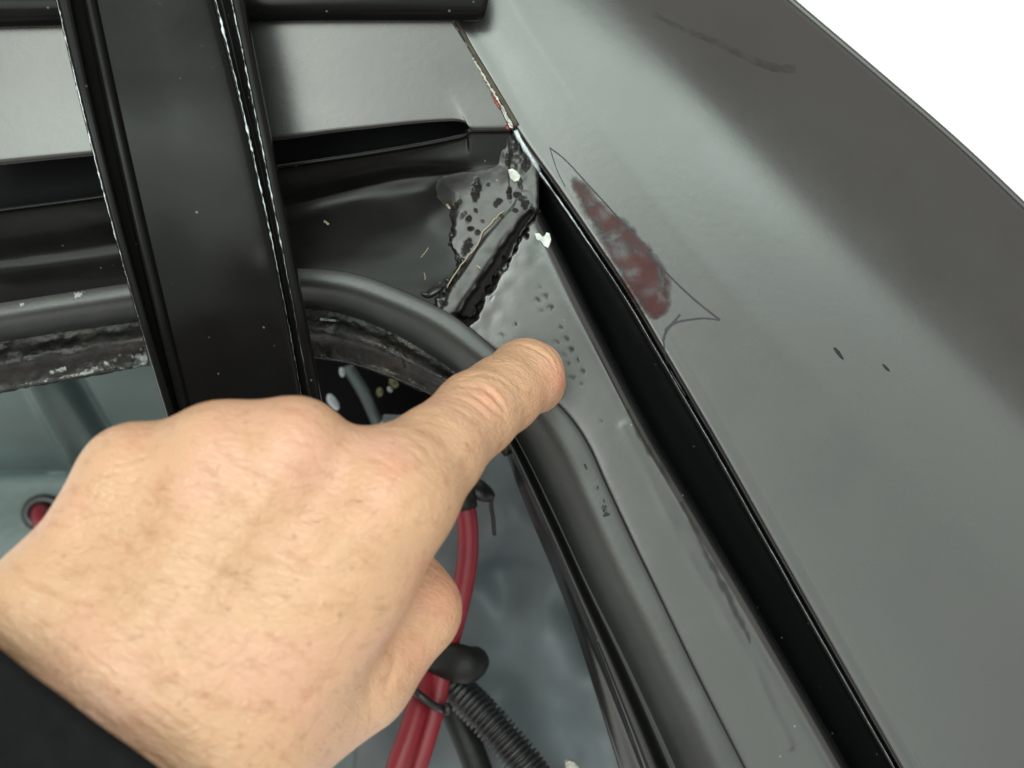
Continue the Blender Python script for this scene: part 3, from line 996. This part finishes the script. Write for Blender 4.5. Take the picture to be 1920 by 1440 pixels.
loft('wheelhouse', [[(720, 780, -70), (700, 1100, -90), (640, 1600, -110)], [(860, 790, -52), (860, 1100, -64), (830, 1600, -80)], [(1010, 800, -46), (1040, 1100, -52), (1080, 1600, -60)], [(1150, 800, -60), (1240, 1100, -60), (1400, 1600, -66)], [(1250, 800, -90), (1380, 1100, -90), (1560, 1600, -96)]],
     90, 20, M['wheelhouse'], car, disp=wh_disp)

# ------------------------------------------------------------------ weatherstrip
O_all = O_up[:-1] + O_rt[1:]
On = resample(O_all, 160)[:, :2]
In = resample(I_c, 160)[:, :2]


def wl(t, z):
    return [(x, y, z) for x, y in On * (1 - t) + In * t]


def ws_disp(px, py):
    return vnoise(px / 60, py / 60, 51) * 0.15


ws = loft('weatherstrip', [wl(0.0, -2.0), wl(0.0, 0.3), wl(0.03, 0.9), wl(0.14, 1.35), wl(0.30, 1.45), wl(0.44, 0.8), wl(0.56, -0.6), wl(0.72, -3.2), wl(0.90, -6.2), wl(1.0, -9.0), wl(1.0, -11)], 260, 6, M['rubber'], None, disp=ws_disp, thick=0, keep=True)
md = ws.modifiers.new('solid', 'SOLIDIFY')
md.thickness = 0.0018
md.offset = -1
tag(ws, 'dark grey rubber weatherstrip curving round the corner of the trunk opening', 'weatherstrip')

for ln_, wd in (([(1118, 912), (1126, 930), (1138, 968)], (5, 10)), ([(1096, 870), (1100, 880)], (4, 3))):
    surf_strip('rubbed_mark', 'weatherstrip', ln_, wd, M['scuff'], ws, lift=0.0001, n=30, wj=0.5)
for ln_, wd in (([(140, 555), (148, 553), (160, 548)], (9, 6)), ([(38, 571), (46, 570)], (8, 6)), ([(90, 562), (98, 560)], (5, 4)), ([(985, 690), (1000, 702)], (3, 3))):
    surf_strip('pale_scuff', 'weatherstrip', ln_, wd, M['pale_scuff'], ws, lift=0.00015, n=20, wj=0.5)

# ------------------------------------------------------------------ trunk lid: hinge arm, cross bar, panel
lid = empty('trunk_lid')
tag(lid, 'black trunk lid hinge arm and cross bar over the opening', 'trunk lid')
ys = [-90, 0, 120, 250, 400, 520, 650, 780, 900]
zs = [25, 25, 25.5, 26, 25, 22, 17, 9, -2]


def hx(v):   # x at y = 0, 400, 800 -> rail
    k = np.polyfit([0, 400, 800], v, 2)
    return [float(np.polyval(k, y)) for y in ys]


def hr(v, dz):
    return [(x, y, z + dz) for x, y, z in zip(hx(v), ys, zs)]


def h_disp(px, py):
    return vnoise(px / 90, py / 90, 61) * 0.06 + 0.5 * np.exp(-(np.hypot(px - 480, (py - 505) * 0.6) / 22) ** 2)


def edge_disp(px, py):
    return vnoise(px / 9, py / 14, 62) * 0.22


arm = loft('hinge_arm', [
    hr((112, 212, 326), -14), hr((105, 203, 318), -3), hr((106, 205, 320), 0.2), hr((118, 214, 328), 0.6), hr((131, 223, 336), -0.2), hr((136, 227, 340), -3.0), hr((160, 249, 348), -5.2), hr((168, 256, 353), -4.4), hr((180, 268, 365), -4.6),
    hr((285, 375, 460), -5.6), hr((385, 482, 560), -4.8), hr((400, 496, 573), -3.6), hr((408, 502, 578), -4.2), hr((418, 507, 582), -4.6), hr((428, 512, 587), -1.5), hr((434, 516, 591), 0.3), hr((446, 525, 600), 0.4), hr((456, 534, 611), -0.6), hr((459, 537, 614), -4), hr((452, 530, 606), -14)],
    240, 6, M['hinge'], lid, disp=h_disp, thick=1.6, keep=True)
arm['label'] = 'scuffed black pressed steel hinge arm'
# scuffed rims of the arm, their highlights put in as pale tubes
for v, w0 in (((105, 203, 318), 3.2), ((404, 499, 575), 4.0), ((434, 516, 591), 2.2)):
    xs = hx(v)
    pts, rad = [], []
    line = resample([(x, y, z) for x, y, z in zip(xs, ys, zs)], 150)
    for i, (x, y, z) in enumerate(line):
        o_ = Vector((0, 0, CAMZ))
        p, nn_ = hit('hinge_arm', x + random.uniform(-0.6, 0.6) + (2 if v[0] == 105 else 0), y)
        pts.append(p)
        fade = 1.0 if y < 420 else max(0.12, 1 - (y - 420) / 140)
        rad.append(0.5 * w0 / PXM * 0.8 * fade * random.choice((0.1, 0.35, 0.6, 0.8, 1.0, 1.0, 1.7)) * (0.5 + 0.6 * abs(math.sin(i * 0.21))))
    link('worn_glint', tube_mesh('worn_glint', pts, rad, 6), M['edge_glint'], lid)
# cross bar at the top
bar = loft('cross_bar', [
    [(-90, -70, 5), (500, -75, 5), (915, -85, 5)], [(-90, -55, 11), (500, -60, 11), (915, -70, 11)], [(-90, 0, 12.5), (500, -4, 12.5), (918, -20, 12.5)], [(-90, 30, 11.5), (500, 20, 11.5), (912, 15, 11.5)], [(-90, 48, 9), (500, 37, 9), (906, 34, 9)], [(-90, 54, 6), (500, 41, 6), (897, 40, 6)], [(-90, 46, 1), (500, 32, 1), (890, 30, 1)]],
    80, 6, M['hinge'], lid, thick=1.5)
# ------------------------------------------------------------------ cables
def cable(name, line, r, m, label, cat, n=40, group=None):
    o_ = link(name, tube_mesh(name, curve3(line, n), r, 18), m)
    tag(o_, label, cat, group)
    return o_


c1 = cable('red_cable', [(858, 880, -34), (868, 930, -36), (877, 985, -38), (876, 1050, -40), (864, 1120, -42), (846, 1190, -44), (829, 1255, -44), (816, 1320, -42), (797, 1390, -40), (768, 1480, -38), (745, 1540, -36)], 0.0030, M['red_cable'],
           'red battery cable running up beside the thumb into a black sleeve', 'cable')
link('heat_shrink', tube_mesh('heat_shrink', curve3([(851, 850, -33), (860, 890, -34), (868, 930, -36), (872, 952, -36.6)], 12), 0.0036, 18), M['black_tape'], c1)
cable('red_cable', [(835, 1205, -52), (815, 1245, -48), (790, 1300, -41), (772, 1360, -36), (748, 1430, -32), (720, 1520, -30)], 0.0032, M['red_cable'], 'thicker red cable with bright highlight, left of the pair below the thumb', 'cable')
cable('red_cable', [(84, 960, -140), (78, 964, -132), (84, 985, -122), (110, 1020, -112), (160, 1080, -104), (260, 1150, -98)], 0.0036, M['red_cable'], 'dull red cable coming out of the grommet hole in the trunk wall', 'cable')
# corrugated conduit
ln = curve3([(800, 1225, -66), (846, 1282, -56), (890, 1325, -50), (945, 1385, -46), (1000, 1455, -44), (1060, 1560, -44)], 200)
rad = [0.0047 + 0.00062 * (1 if math.sin(i * 2 * math.pi / 4.6) > 0 else -1) for i in range(200)]
o = link('corrugated_conduit', tube_mesh('corrugated_conduit', ln, rad, 24), M['black_plastic'])
tag(o, 'black corrugated wire conduit below the hand', 'conduit')
o = link('cable_clamp', tube_mesh('cable_clamp', curve3([(790, 1215, -52), (825, 1232, -45), (855, 1242, -41), (878, 1246, -41), (893, 1238, -45)], 24), [0.0036 + 0.0018 * min(1, i / 8) * (1 if i < 20 else 1 - (i - 19) * 0.17) for i in range(24)], 20), M['black_tape'])
tag(o, 'thick black rubber cable clamp end just below the thumb', 'cable clamp')
o = link('taped_loom', tube_mesh('taped_loom', curve3([(820, 1275, -62), (850, 1330, -60), (880, 1400, -58), (915, 1490, -58)], 20), 0.0042, 16), M['black_tape'])
tag(o, 'smooth dark taped wire loom between red cables and corrugated conduit', 'wire loom')
# cable tie round the two cables
tie = empty('cable_tie')
tag(tie, 'thin black cable tie holding the two red cables together', 'cable tie')
link('band', tube_mesh('band', curve3([(770, 1292, -44), (778, 1296, -35), (792, 1308, -33.5), (812, 1322, -35), (830, 1330, -38), (842, 1328, -44)], 24), 0.0011, 8), M['black_plastic'], tie)
link('tie_head', tube_mesh('tie_head', curve3([(832, 1329, -37), (845, 1329, -37.5)], 4), [0.0014, 0.0018, 0.0018, 0.0012], 8), M['black_plastic'], tie)
# clip and loose wire near the finger
k = empty('wire_clip')
tag(k, 'small black clip with a loose thin wire end below the index finger', 'wire clip')
blob('clip_body', P(897, 918, -40), 0.0052, 0.0028, 0.003, math.radians(-25), M['black_plastic'], k, 4, 0.25, 3)
link('wire_end', tube_mesh('wire_end', curve3([(922, 925, -40), (921, 950, -40), (925, 975, -40), (927, 1003, -41)], 16), 0.0006, 8), M['black_plastic'], k)


# ------------------------------------------------------------------ loose bits
def flake(name, poly, surf, h, m, label, cat, group=None):
    q = np.array(poly, float)
    c_ = q.mean(0)
    p, nn_ = hit(surf, *c_)
    kk = (CAMZ - p.z) / CAMZ / PXM
    bm = bmesh.new()
    top, bot = [], []
    for x, y in q:
        dx, dy = (x - c_[0]) * kk, -(y - c_[1]) * kk
        bot.append(bm.verts.new((dx, dy, -0.0006)))
        top.append(bm.verts.new((dx * 0.9, dy * 0.9, h * random.uniform(0.6, 1.1))))
    ct = bm.verts.new((0, 0, h * 1.25))
    n_ = len(q)
    for i in range(n_):
        j = (i + 1) % n_
        bm.faces.new((bot[i], bot[j], top[j], top[i]))
        bm.faces.new((top[i], top[j], ct))
    bm.faces.new(bot[::-1])
    bmesh.ops.recalc_face_normals(bm, faces=bm.faces)
    me = bpy.data.meshes.new(name)
    bm.to_mesh(me)
    bm.free()
    o_ = link(name, me, m, None, smooth=False)
    o_.location = p
    tag(o_, label, cat, group)
    return o_


flake('paint_chip', [(1001, 437), (1010, 437), (1017, 444), (1022, 441), (1025, 435), (1031, 437), (1034, 450), (1031, 460), (1028, 467), (1020, 463), (1014, 453), (1005, 450)], 'corner_plate', 0.0007, M['chip'],
      'pale forked paint chip lying on the plate beside the gutter', 'paint chip')
flake('paint_chip', [(952, 318), (960, 316), (970, 322), (977, 331), (973, 340), (964, 343), (956, 335)], 'sealer_gusset', 0.0012, M['chip'], 'rounded white paint chip stuck in the corner sealer', 'paint chip')
flake('paint_scrap', [(1058, 1424), (1066, 1419), (1080, 1424), (1090, 1436), (1086, 1450), (1060, 1450)], 'opening_flange', 0.0012, M['bead_white'], 'small cream scrap at the bottom edge inside the opening', 'scrap').location = P(1072, 1436, -44)


def fibre(surf, line, r, label, m='fibre'):
    c_ = resample(line, 26)
    pts = []
    for x, y in c_:
        p, nn_ = hit(surf, x + random.uniform(-0.7, .7), y + random.uniform(-.7, .7))
        pts.append(p + Vector((0, 0, 0.0003)))
    o_ = link('dry_fibre', tube_mesh('dry_fibre', pts, r, 6), M[m])
    tag(o_, label, 'fibre', 'dry fibres in the corner')
    return o_


fb = []
c_ = resample([(944, 396), (928, 410), (915, 425), (902, 440), (897, 456), (885, 472), (868, 492), (848, 520), (838, 540)], 30)
fo = link('dry_fibre', tube_mesh('dry_fibre', [P(x + random.uniform(-1, 1), y + random.uniform(-1, 1), -0.9 - 0.9 * i / 29) for i, (x, y) in enumerate(c_)], 0.00016, 6), M['fibre'])
tag(fo, 'long thin cream root fibre along the top of the sealer bead', 'fibre', 'dry fibres in the corner')
fibre('corner_plate', [(894, 498), (900, 503), (903, 512), (908, 516)], 0.00018, 'short curled tan fibre in the black groove beside the bead')
fibre('drain_channel', [(608, 415), (612, 418), (616, 421)], 0.0003, 'tiny yellow straw bit on the dark channel floor')
fibre('drain_channel', [(838, 384), (841, 388), (844, 392)], 0.00032, 'tiny orange straw bit near the channel corner')
fibre('drain_channel', [(789, 483), (797, 474), (803, 465)], 0.00009, 'short pale straight fibre left of the sealer lumps')
fibre('drain_channel', [(795, 512), (797, 518), (797, 525)], 0.00010, 'short vertical tan fibre above the weatherstrip')
fibre('opening_flange', [(740, 645), (750, 665), (760, 690)], 0.00014, 'thin dark straight bristle on the flange under the weatherstrip', 'black_tape')

# ------------------------------------------------------------------ the hand
person = empty('person')
tag(person, 'left hand in a black sleeve pointing with its index finger at the plate', 'person')


def mm(px, py, z):
    return np.array(P(px, py, z)) * 1000


prims = []   # (a, b, ra, rb, k)


def cap(a, b, k):
    prims.append((mm(*a[:3]), mm(*b[:3]), a[3], b[3], k))


# forearm and wrist
cap((99, 1154, 72, 12.5), (-60, 1400, 74, 15), 8)
cap((-60, 1400, 74, 15), (-230, 1680, 78, 18), 8)
cap((250, 1260, 74, 16), (120, 1450, 76, 20), 8)
cap((120, 1450, 76, 20), (-20, 1720, 80, 22), 8)
cap((440, 1370, 68, 17), (330, 1520, 70, 19), 8)
cap((330, 1520, 70, 19), (160, 1800, 78, 20), 8)
# metacarpals
cap((247, 900, 68, 9.0), (99, 1154, 72, 12.5), 7)
cap((415, 862, 71, 8.6), (220, 1210, 73, 14), 7)
cap((548, 848, 72, 8.6), (300, 1240, 74, 15), 7)
cap((718, 942, 68, 11.2), (400, 1290, 72, 15), 7)
cap((548, 868, 64, 8.5), (705, 915, 62, 9), 8)
cap((738, 932, 64, 11.2), (645, 1075, 65, 12.6), 7)
cap((640, 1075, 66, 12.6), (540, 1230, 66, 15), 8)
# knuckle heads
cap((548, 838, 73, 6.9), (552, 835, 72, 6.9), 6)
cap((415, 852, 71, 6.6), (417, 850, 71, 6.6), 6)
cap((252, 888, 68, 6.4), (254, 886, 68, 6.4), 6)
cap((255, 908, 65, 8.8), (415, 876, 67, 8.8), 9)
cap((415, 876, 67, 8.8), (548, 864, 67, 8.8), 9)
# palm mass below
cap((330, 1010, 58, 13), (540, 1010, 56, 13), 8)
cap((300, 1150, 60, 15), (520, 1150, 56, 15), 8)
# curled fingers: first, middle and end bones
for a_, b_, c2_, d_, r_ in (((548, 848, 70), (585, 862, 34), (610, 960, 22), (575, 1010, 36), 8.3), ((415, 862, 69), (460, 880, 34), (480, 975, 24), (450, 1020, 38), 8.0), ((247, 900, 66), (310, 925, 38), (335, 1005, 30), (325, 1040, 42), 7.2)):
    cap((*a_, r_), (*b_, r_ * 0.98), 4)
    cap((*b_, r_ * 0.98), (*c2_, r_ * 0.92), 2.5)
    cap((*c2_, r_ * 0.92), (*d_, r_ * 0.85), 2.5)
# index finger: first, middle and end bones
cap((725, 935, 68, 10.8), (815, 853, 56, 9.5), 6)
cap((815, 850, 56, 9.4), (893, 776, 41, 9.1), 3)
cap((893, 776, 41, 9.1), (940, 742, 33, 8.55), 2.5)
cap((940, 742, 33, 8.55), (986, 706, 24.5, 8.35), 2.5)
cap((986, 706, 24.5, 8.35), (1001, 712, 9.5, 7.4), 2.5)
# pulp of the fingertip, pressed on the weatherstrip
cap((1003, 722, 9.5, 7.0), (1002, 724, 8.0, 6.6), 2)
THUMB = len(prims)
cap((500, 1335, 58, 17), (650, 1252, 50, 14.2), 7)
cap((650, 1252, 50, 14.2), (768, 1143, 44, 10.8), 2.0)
cap((768, 1143, 44, 10.8), (715, 1050, 42, 9.4), 2.0)

hh = 0.85
lo = np.array([-152.0, -112.0, 0.0])
hi = np.array([18.0, 18.0, 104.0])
dims = np.ceil((hi - lo) / hh).astype(int)
ax = [np.arange(d) * hh + l for d, l in zip(dims, lo)]
X, Y, Z = np.meshgrid(*[a_.astype(np.float32) for a_ in ax], indexing='ij')
Fd = np.full(X.shape, 60.0, np.float32)
for (a_, b_, ra, rb, kk) in prims:
    rm = max(ra, rb) + 16
    mn = np.floor((np.minimum(a_, b_) - rm - lo) / hh).astype(int).clip(0)
    mxx = np.ceil((np.maximum(a_, b_) + rm - lo) / hh).astype(int).clip(0)
    sl = tuple(slice(i, max(i, min(j, d))) for i, j, d in zip(mn, mxx, dims))
    if any(s.stop - s.start < 2 for s in sl):
        continue
    x, y, z = X[sl] - a_[0], Y[sl] - a_[1], Z[sl] - a_[2]
    ab = (b_ - a_).astype(np.float32)
    L2 = float(ab @ ab) + 1e-6
    t = np.clip((x * ab[0] + y * ab[1] + z * ab[2]) / L2, 0, 1)
    d = np.sqrt((x - t * ab[0]) ** 2 + (y - t * ab[1]) ** 2 + (z - t * ab[2]) ** 2) - (ra + (rb - ra) * t)
    f = Fd[sl]
    h_ = np.clip(0.5 + 0.5 * (f - d) / kk, 0, 1)
    Fd[sl] = f * (1 - h_) + d * h_ - kk * h_ * (1 - h_)


def surface_nets(F, lo, h):
    s = F < 0
    n = np.array(F.shape)
    c = np.zeros(n - 1, int)
    for i in (0, 1):
        for j in (0, 1):
            for k_ in (0, 1):
                c += s[i:n[0] - 1 + i, j:n[1] - 1 + j, k_:n[2] - 1 + k_]
    act = (c > 0) & (c < 8)
    ci = np.argwhere(act)
    ids = -np.ones(n - 1, int)
    ids[act] = np.arange(len(ci))
    corner = [(i, j, k_) for i in (0, 1) for j in (0, 1) for k_ in (0, 1)]
    pos = np.zeros((len(ci), 3))
    cnt = np.zeros(len(ci))
    val = {q: F[ci[:, 0] + q[0], ci[:, 1] + q[1], ci[:, 2] + q[2]] for q in corner}
    for a in range(8):
        for b2 in range(a + 1, 8):
            qa, qb = corner[a], corner[b2]
            if sum(abs(u - v) for u, v in zip(qa, qb)) != 1:
                continue
            va, vb = val[qa], val[qb]
            mk = (va < 0) != (vb < 0)
            t = np.where(mk, va / (va - vb + 1e-12), 0)
            pt = np.array(qa) + t[:, None] * (np.array(qb) - np.array(qa))
            pos[mk] += pt[mk]
            cnt[mk] += 1
    pos = (ci + pos / cnt[:, None]) * h + lo
    faces = []
    for axn in range(3):
        o1, o2 = [(1, 2), (2, 0), (0, 1)][axn]
        sl0 = [slice(1, -1)] * 3
        sl0[axn] = slice(0, n[axn] - 1)
        sl1 = list(sl0)
        sl1[axn] = slice(1, n[axn])
        a, b2 = s[tuple(sl0)], s[tuple(sl1)]
        e = np.argwhere(a != b2)
        sg = a[a != b2]
        base = e.copy()
        for q in range(3):
            if q != axn:
                base[:, q] += 1

        def cell(d1, d2):
            q = base.copy()
            q[:, o1] -= d1
            q[:, o2] -= d2
            return ids[q[:, 0], q[:, 1], q[:, 2]]
        quad = np.stack([cell(0, 0), cell(1, 0), cell(1, 1), cell(0, 1)], 1)
        quad[~sg] = quad[~sg][:, ::-1]
        faces.append(quad)
    return pos, np.concatenate(faces)


HV, HF = surface_nets(Fd, lo, hh)
del X, Y, Z, Fd
# relax
ed = np.concatenate([HF[:, [0, 1]], HF[:, [1, 2]], HF[:, [2, 3]], HF[:, [3, 0]]])
for it in range(6):
    acc = np.zeros_like(HV)
    cn = np.zeros(len(HV))
    np.add.at(acc, ed[:, 0], HV[ed[:, 1]])
    np.add.at(cn, ed[:, 0], 1)
    HV = HV * 0.5 + 0.5 * acc / np.maximum(cn, 1)[:, None]
me = bpy.data.meshes.new('hand_base')
me.from_pydata((HV * 0.001).tolist(), [], HF.tolist())
me.update()
tmp = bpy.data.objects.new('hand_base', me)
COL.objects.link(tmp)
sb = tmp.modifiers.new('s', 'SUBSURF')
sb.levels = 1
dg = bpy.context.evaluated_depsgraph_get()
hm = bpy.data.meshes.new_from_object(tmp.evaluated_get(dg))
bpy.data.objects.remove(tmp)
hm.name = 'hand'
nv = len(hm.vertices)
co_ = np.empty(nv * 3)
hm.vertices.foreach_get('co', co_)
co_ = co_.reshape(-1, 3)
no_ = np.empty(nv * 3)
hm.vertices.foreach_get('normal', no_)
no_ = no_.reshape(-1, 3)
px, py = topx(co_)
face = np.clip(((np.array([0, 0, CAMZ]) - co_) * no_).sum(1) / 0.25, 0, 1)
dsp = np.zeros(nv)
creases = [([(900, 724), (918, 736), (934, 752), (948, 772)], 3.6, 0.75), ([(874, 732), (895, 745), (918, 764), (938, 778), (952, 787)], 3.4, 0.65), ([(870, 713), (888, 704), (908, 702), (930, 708), (948, 718), (966, 738)], 3.2, 0.40),
           ([(850, 744), (872, 752), (896, 767), (918, 788)], 3.0, 0.28), ([(858, 726), (876, 724), (900, 730)], 3.0, 0.25), ([(845, 762), (870, 776), (892, 794)], 3, 0.15),
           ([(968, 645), (992, 650), (1014, 660), (1032, 676), (1042, 694)], 2.6, 0.35), ([(1024, 650), (1036, 664), (1046, 682), (1050, 700)], 2.4, 0.35),
           ([(762, 812), (782, 826), (800, 842), (815, 862)], 4, 0.22), ([(748, 826), (770, 842), (790, 862)], 4, 0.18), ([(690, 850), (720, 868), (748, 888)], 4, 0.22), ([(700, 870), (730, 890), (752, 905)], 4, 0.18),
           ([(205, 872), (240, 866), (270, 858), (300, 846)], 3.5, 0.18), ([(195, 890), (235, 884), (275, 872)], 3.5, 0.14), ([(520, 830), (555, 826), (590, 834)], 4, 0.12),
           ([(795, 1052), (812, 1056), (830, 1066)], 3, 0.4), ([(788, 1066), (806, 1068)], 3, 0.3), ([(745, 1215), (735, 1260), (722, 1300)], 6, 0.35), ([(700, 1230), (690, 1290), (700, 1340)], 6, 0.15)]
for ln_, wd, dp in creases:
    c_ = resample(ln_, 24)
    d, t = seg_dist(px, py, c_)
    fade = np.sin(np.clip(t, 0.02, 0.98) * math.pi) ** 0.5
    dsp -= 1.3 * dp * np.exp(-(d / wd) ** 2) * fade * face
    dsp += dp * 0.35 * np.exp(-((d - wd * 2.4) / (wd * 1.2)) ** 2) * fade * face
# slack skin over the middle joint, tendons, fine wrist wrinkles
dsp += 0.35 * np.exp(-(np.hypot(px - 905, py - 752) / 26) ** 2) * face
for ln_, am in (([(545, 860), (430, 1030), (330, 1180)], 0.45), ([(415, 880), (320, 1030), (250, 1170)], 0.35), ([(735, 930), (600, 1060), (470, 1200)], 0.35), ([(250, 920), (190, 1040), (150, 1150)], 0.3)):
    d, t = seg_dist(px, py, resample(ln_, 20))
    dsp += am * np.exp(-(d / 22) ** 2) * np.sin(np.clip(t, 0, 1) * math.pi) * face
u_ = (px * 0.79 + py * 0.61)
v_ = (-px * 0.61 + py * 0.79)
wr = np.clip((v_ - 620) / 250, 0, 1)
dsp += wr * 0.24 * vnoise(u_ / 70, v_ / 11, 71) * face + wr * 0.07 * vnoise(u_ / 30, v_ / 6, 72) * face
dsp += 0.14 * vnoise(px / 60, py / 60, 73) + 0.07 * vnoise(px / 22, py / 22, 74) * face
co_ = co_ + no_ * (dsp * 0.001)[:, None]
hm.vertices.foreach_set('co', co_.ravel())
fl_ = np.zeros(nv)
for x, y, r_, am in ((738, 880, 34, .40), (570, 790, 40, .22), (415, 790, 34, .18), (250, 825, 36, .22), (915, 748, 26, .40), (1052, 705, 34, .55), (1010, 745, 22, .2), (825, 1120, 55, .50), (780, 1230, 60, .30), (795, 1060, 25, .35), (905, 730, 14, .25), (690, 960, 50, .15)):
    fl_ = np.maximum(fl_, am * np.exp(-(np.hypot(px - x, py - y) / r_) ** 2))
at_ = hm.attributes.new('flush', 'FLOAT', 'POINT')
at_.data.foreach_set('value', fl_)
hm.update()
hand = link('hand', hm, M['skin'], person)
hand['label'] = 'bare left hand, index finger bent down on the seal, other fingers curled'
BVH['hand'] = BVHTree.FromPolygons([v.co[:] for v in hm.vertices], [p.vertices[:] for p in hm.polygons])

# nail on the far side of the fingertip
ca, cb = P(986, 706, 24.5), P(1001, 712, 8.5)
axd = (cb - ca).normalized()
outd = Vector((0.80, 0.60, 0.0))
outd = (outd - axd * outd.dot(axd)).normalized()
sid = axd.cross(outd)
G = np.zeros((15, 13, 3))
for i in range(15):
    for j in range(13):
        u_n, a_n = i / 14, (j / 12 - 0.5) * 2.0
        rr_ = 0.0085 - 0.0007 * u_n + 0.00025 * math.cos(a_n * 1.4) - 0.0011 * max(0, u_n - 0.75) * 2
        w_n = 1.0 if u_n > 0.2 else 0.75 + 1.25 * u_n
        aa = a_n * 0.50 * w_n
        p = ca + axd * (0.001 + 0.0125 * u_n) + (outd * math.cos(aa) + sid * math.sin(aa)) * rr_
        G[i, j] = p[:]
me = grid_mesh('fingernail', G)
nl = link('fingernail', me, M['nail'], person)
md = nl.modifiers.new('solid', 'SOLIDIFY')
md.thickness = 0.0006
md.offset = 0

# sleeve cuff and forearm sleeve
A1, A2 = P(230, 1312, 74), P(-260, 1960, 84)
axd = (A2 - A1).normalized()
wide = Vector((0.79, -0.61, 0.0))
wide = (wide - axd * wide.dot(axd)).normalized()
thk = axd.cross(wide)
if thk.z < 0:
    thk = -thk
G = []
for i in range(40):
    u_n = i / 39
    row = []
    for j in range(64):
        a_n = 2 * math.pi * j / 64
        # rolled cuff edge, ribbed knit
        if i == 0:
            gx_, off = -0.9, 0.0008
        elif i == 1:
            gx_, off = 1.0, -0.0006
        else:
            gx_, off = 1.0, 0
        rib = 0.00025 * math.sin(j * 8) + 0.0016 * math.sin(u_n * 26 + 1.5 * math.sin(a_n * 2)) * min(1, u_n * 3)
        rx_ = 0.0385 + 0.012 * u_n + rib + (-0.0012 if i == 0 else 0)
        ry_ = 0.0262 + 0.012 * u_n + rib + (-0.0012 if i == 0 else 0)
        bow = 0.0015 * math.cos(2 * a_n)
        p = A1 + axd * (0.0012 if i == 0 else (max(0, (i - 1)) / 38) ** 1.3 * 0.30 + bow) + wide * math.cos(a_n) * rx_ + thk * math.sin(a_n) * ry_
        row.append(p[:])
    G.append(row)
G = np.array(G)
me = grid_mesh('sleeve', np.transpose(G, (1, 0, 2)), closed_u=True)
sv_ = link('sleeve', me, M['sleeve'], person)
bm = bmesh.new()
bm.from_mesh(me)
bmesh.ops.recalc_face_normals(bm, faces=bm.faces)
bm.to_mesh(me)
bm.free()
md = sv_.modifiers.new('solid', 'SOLIDIFY')
md.thickness = 0.0015
md.offset = -1
sv_['label'] = 'black sleeve cuff round the wrist'

# fine hairs on the back of the hand
V, F = [], []
for i in range(230):
    x, y = random.uniform(60, 760), random.uniform(860, 1420)
    p, nn_ = hit('hand', x, y)
    if p.z < 0.05 or nn_.z < 0.5:
        continue
    an = math.radians(random.gauss(205, 28))
    dv = Vector((math.cos(an), math.sin(an), 0))
    dv = (dv - nn_ * dv.dot(nn_)).normalized()
    Lh = random.uniform(0.002, 0.006)
    sdv = nn_.cross(dv)
    bend = random.uniform(-0.25, 0.25)
    base = len(V)
    for s in range(5):
        t = s / 4
        q = p + dv * Lh * t + nn_ * (0.0001 + 0.0009 * math.sin(t * 2.2) * Lh / 0.005) + sdv * bend * Lh * t * t
        r_ = 0.000028 * (1 - 0.8 * t)
        for a_n in range(3):
            aa = a_n * 2.094
            V.append((q + sdv * math.cos(aa) * r_ + nn_ * math.sin(aa) * r_)[:])
    for s in range(4):
        for a_n in range(3):
            F.append((base + s * 3 + a_n, base + s * 3 + (a_n + 1) % 3, base + s * 3 + 3 + (a_n + 1) % 3, base + s * 3 + 3 + a_n))
me = bpy.data.meshes.new('hand_hair')
me.from_pydata(V, [], F)
me.update()
ho = link('hand_hair', me, M['hair'], person)
ho['kind'] = 'stuff'
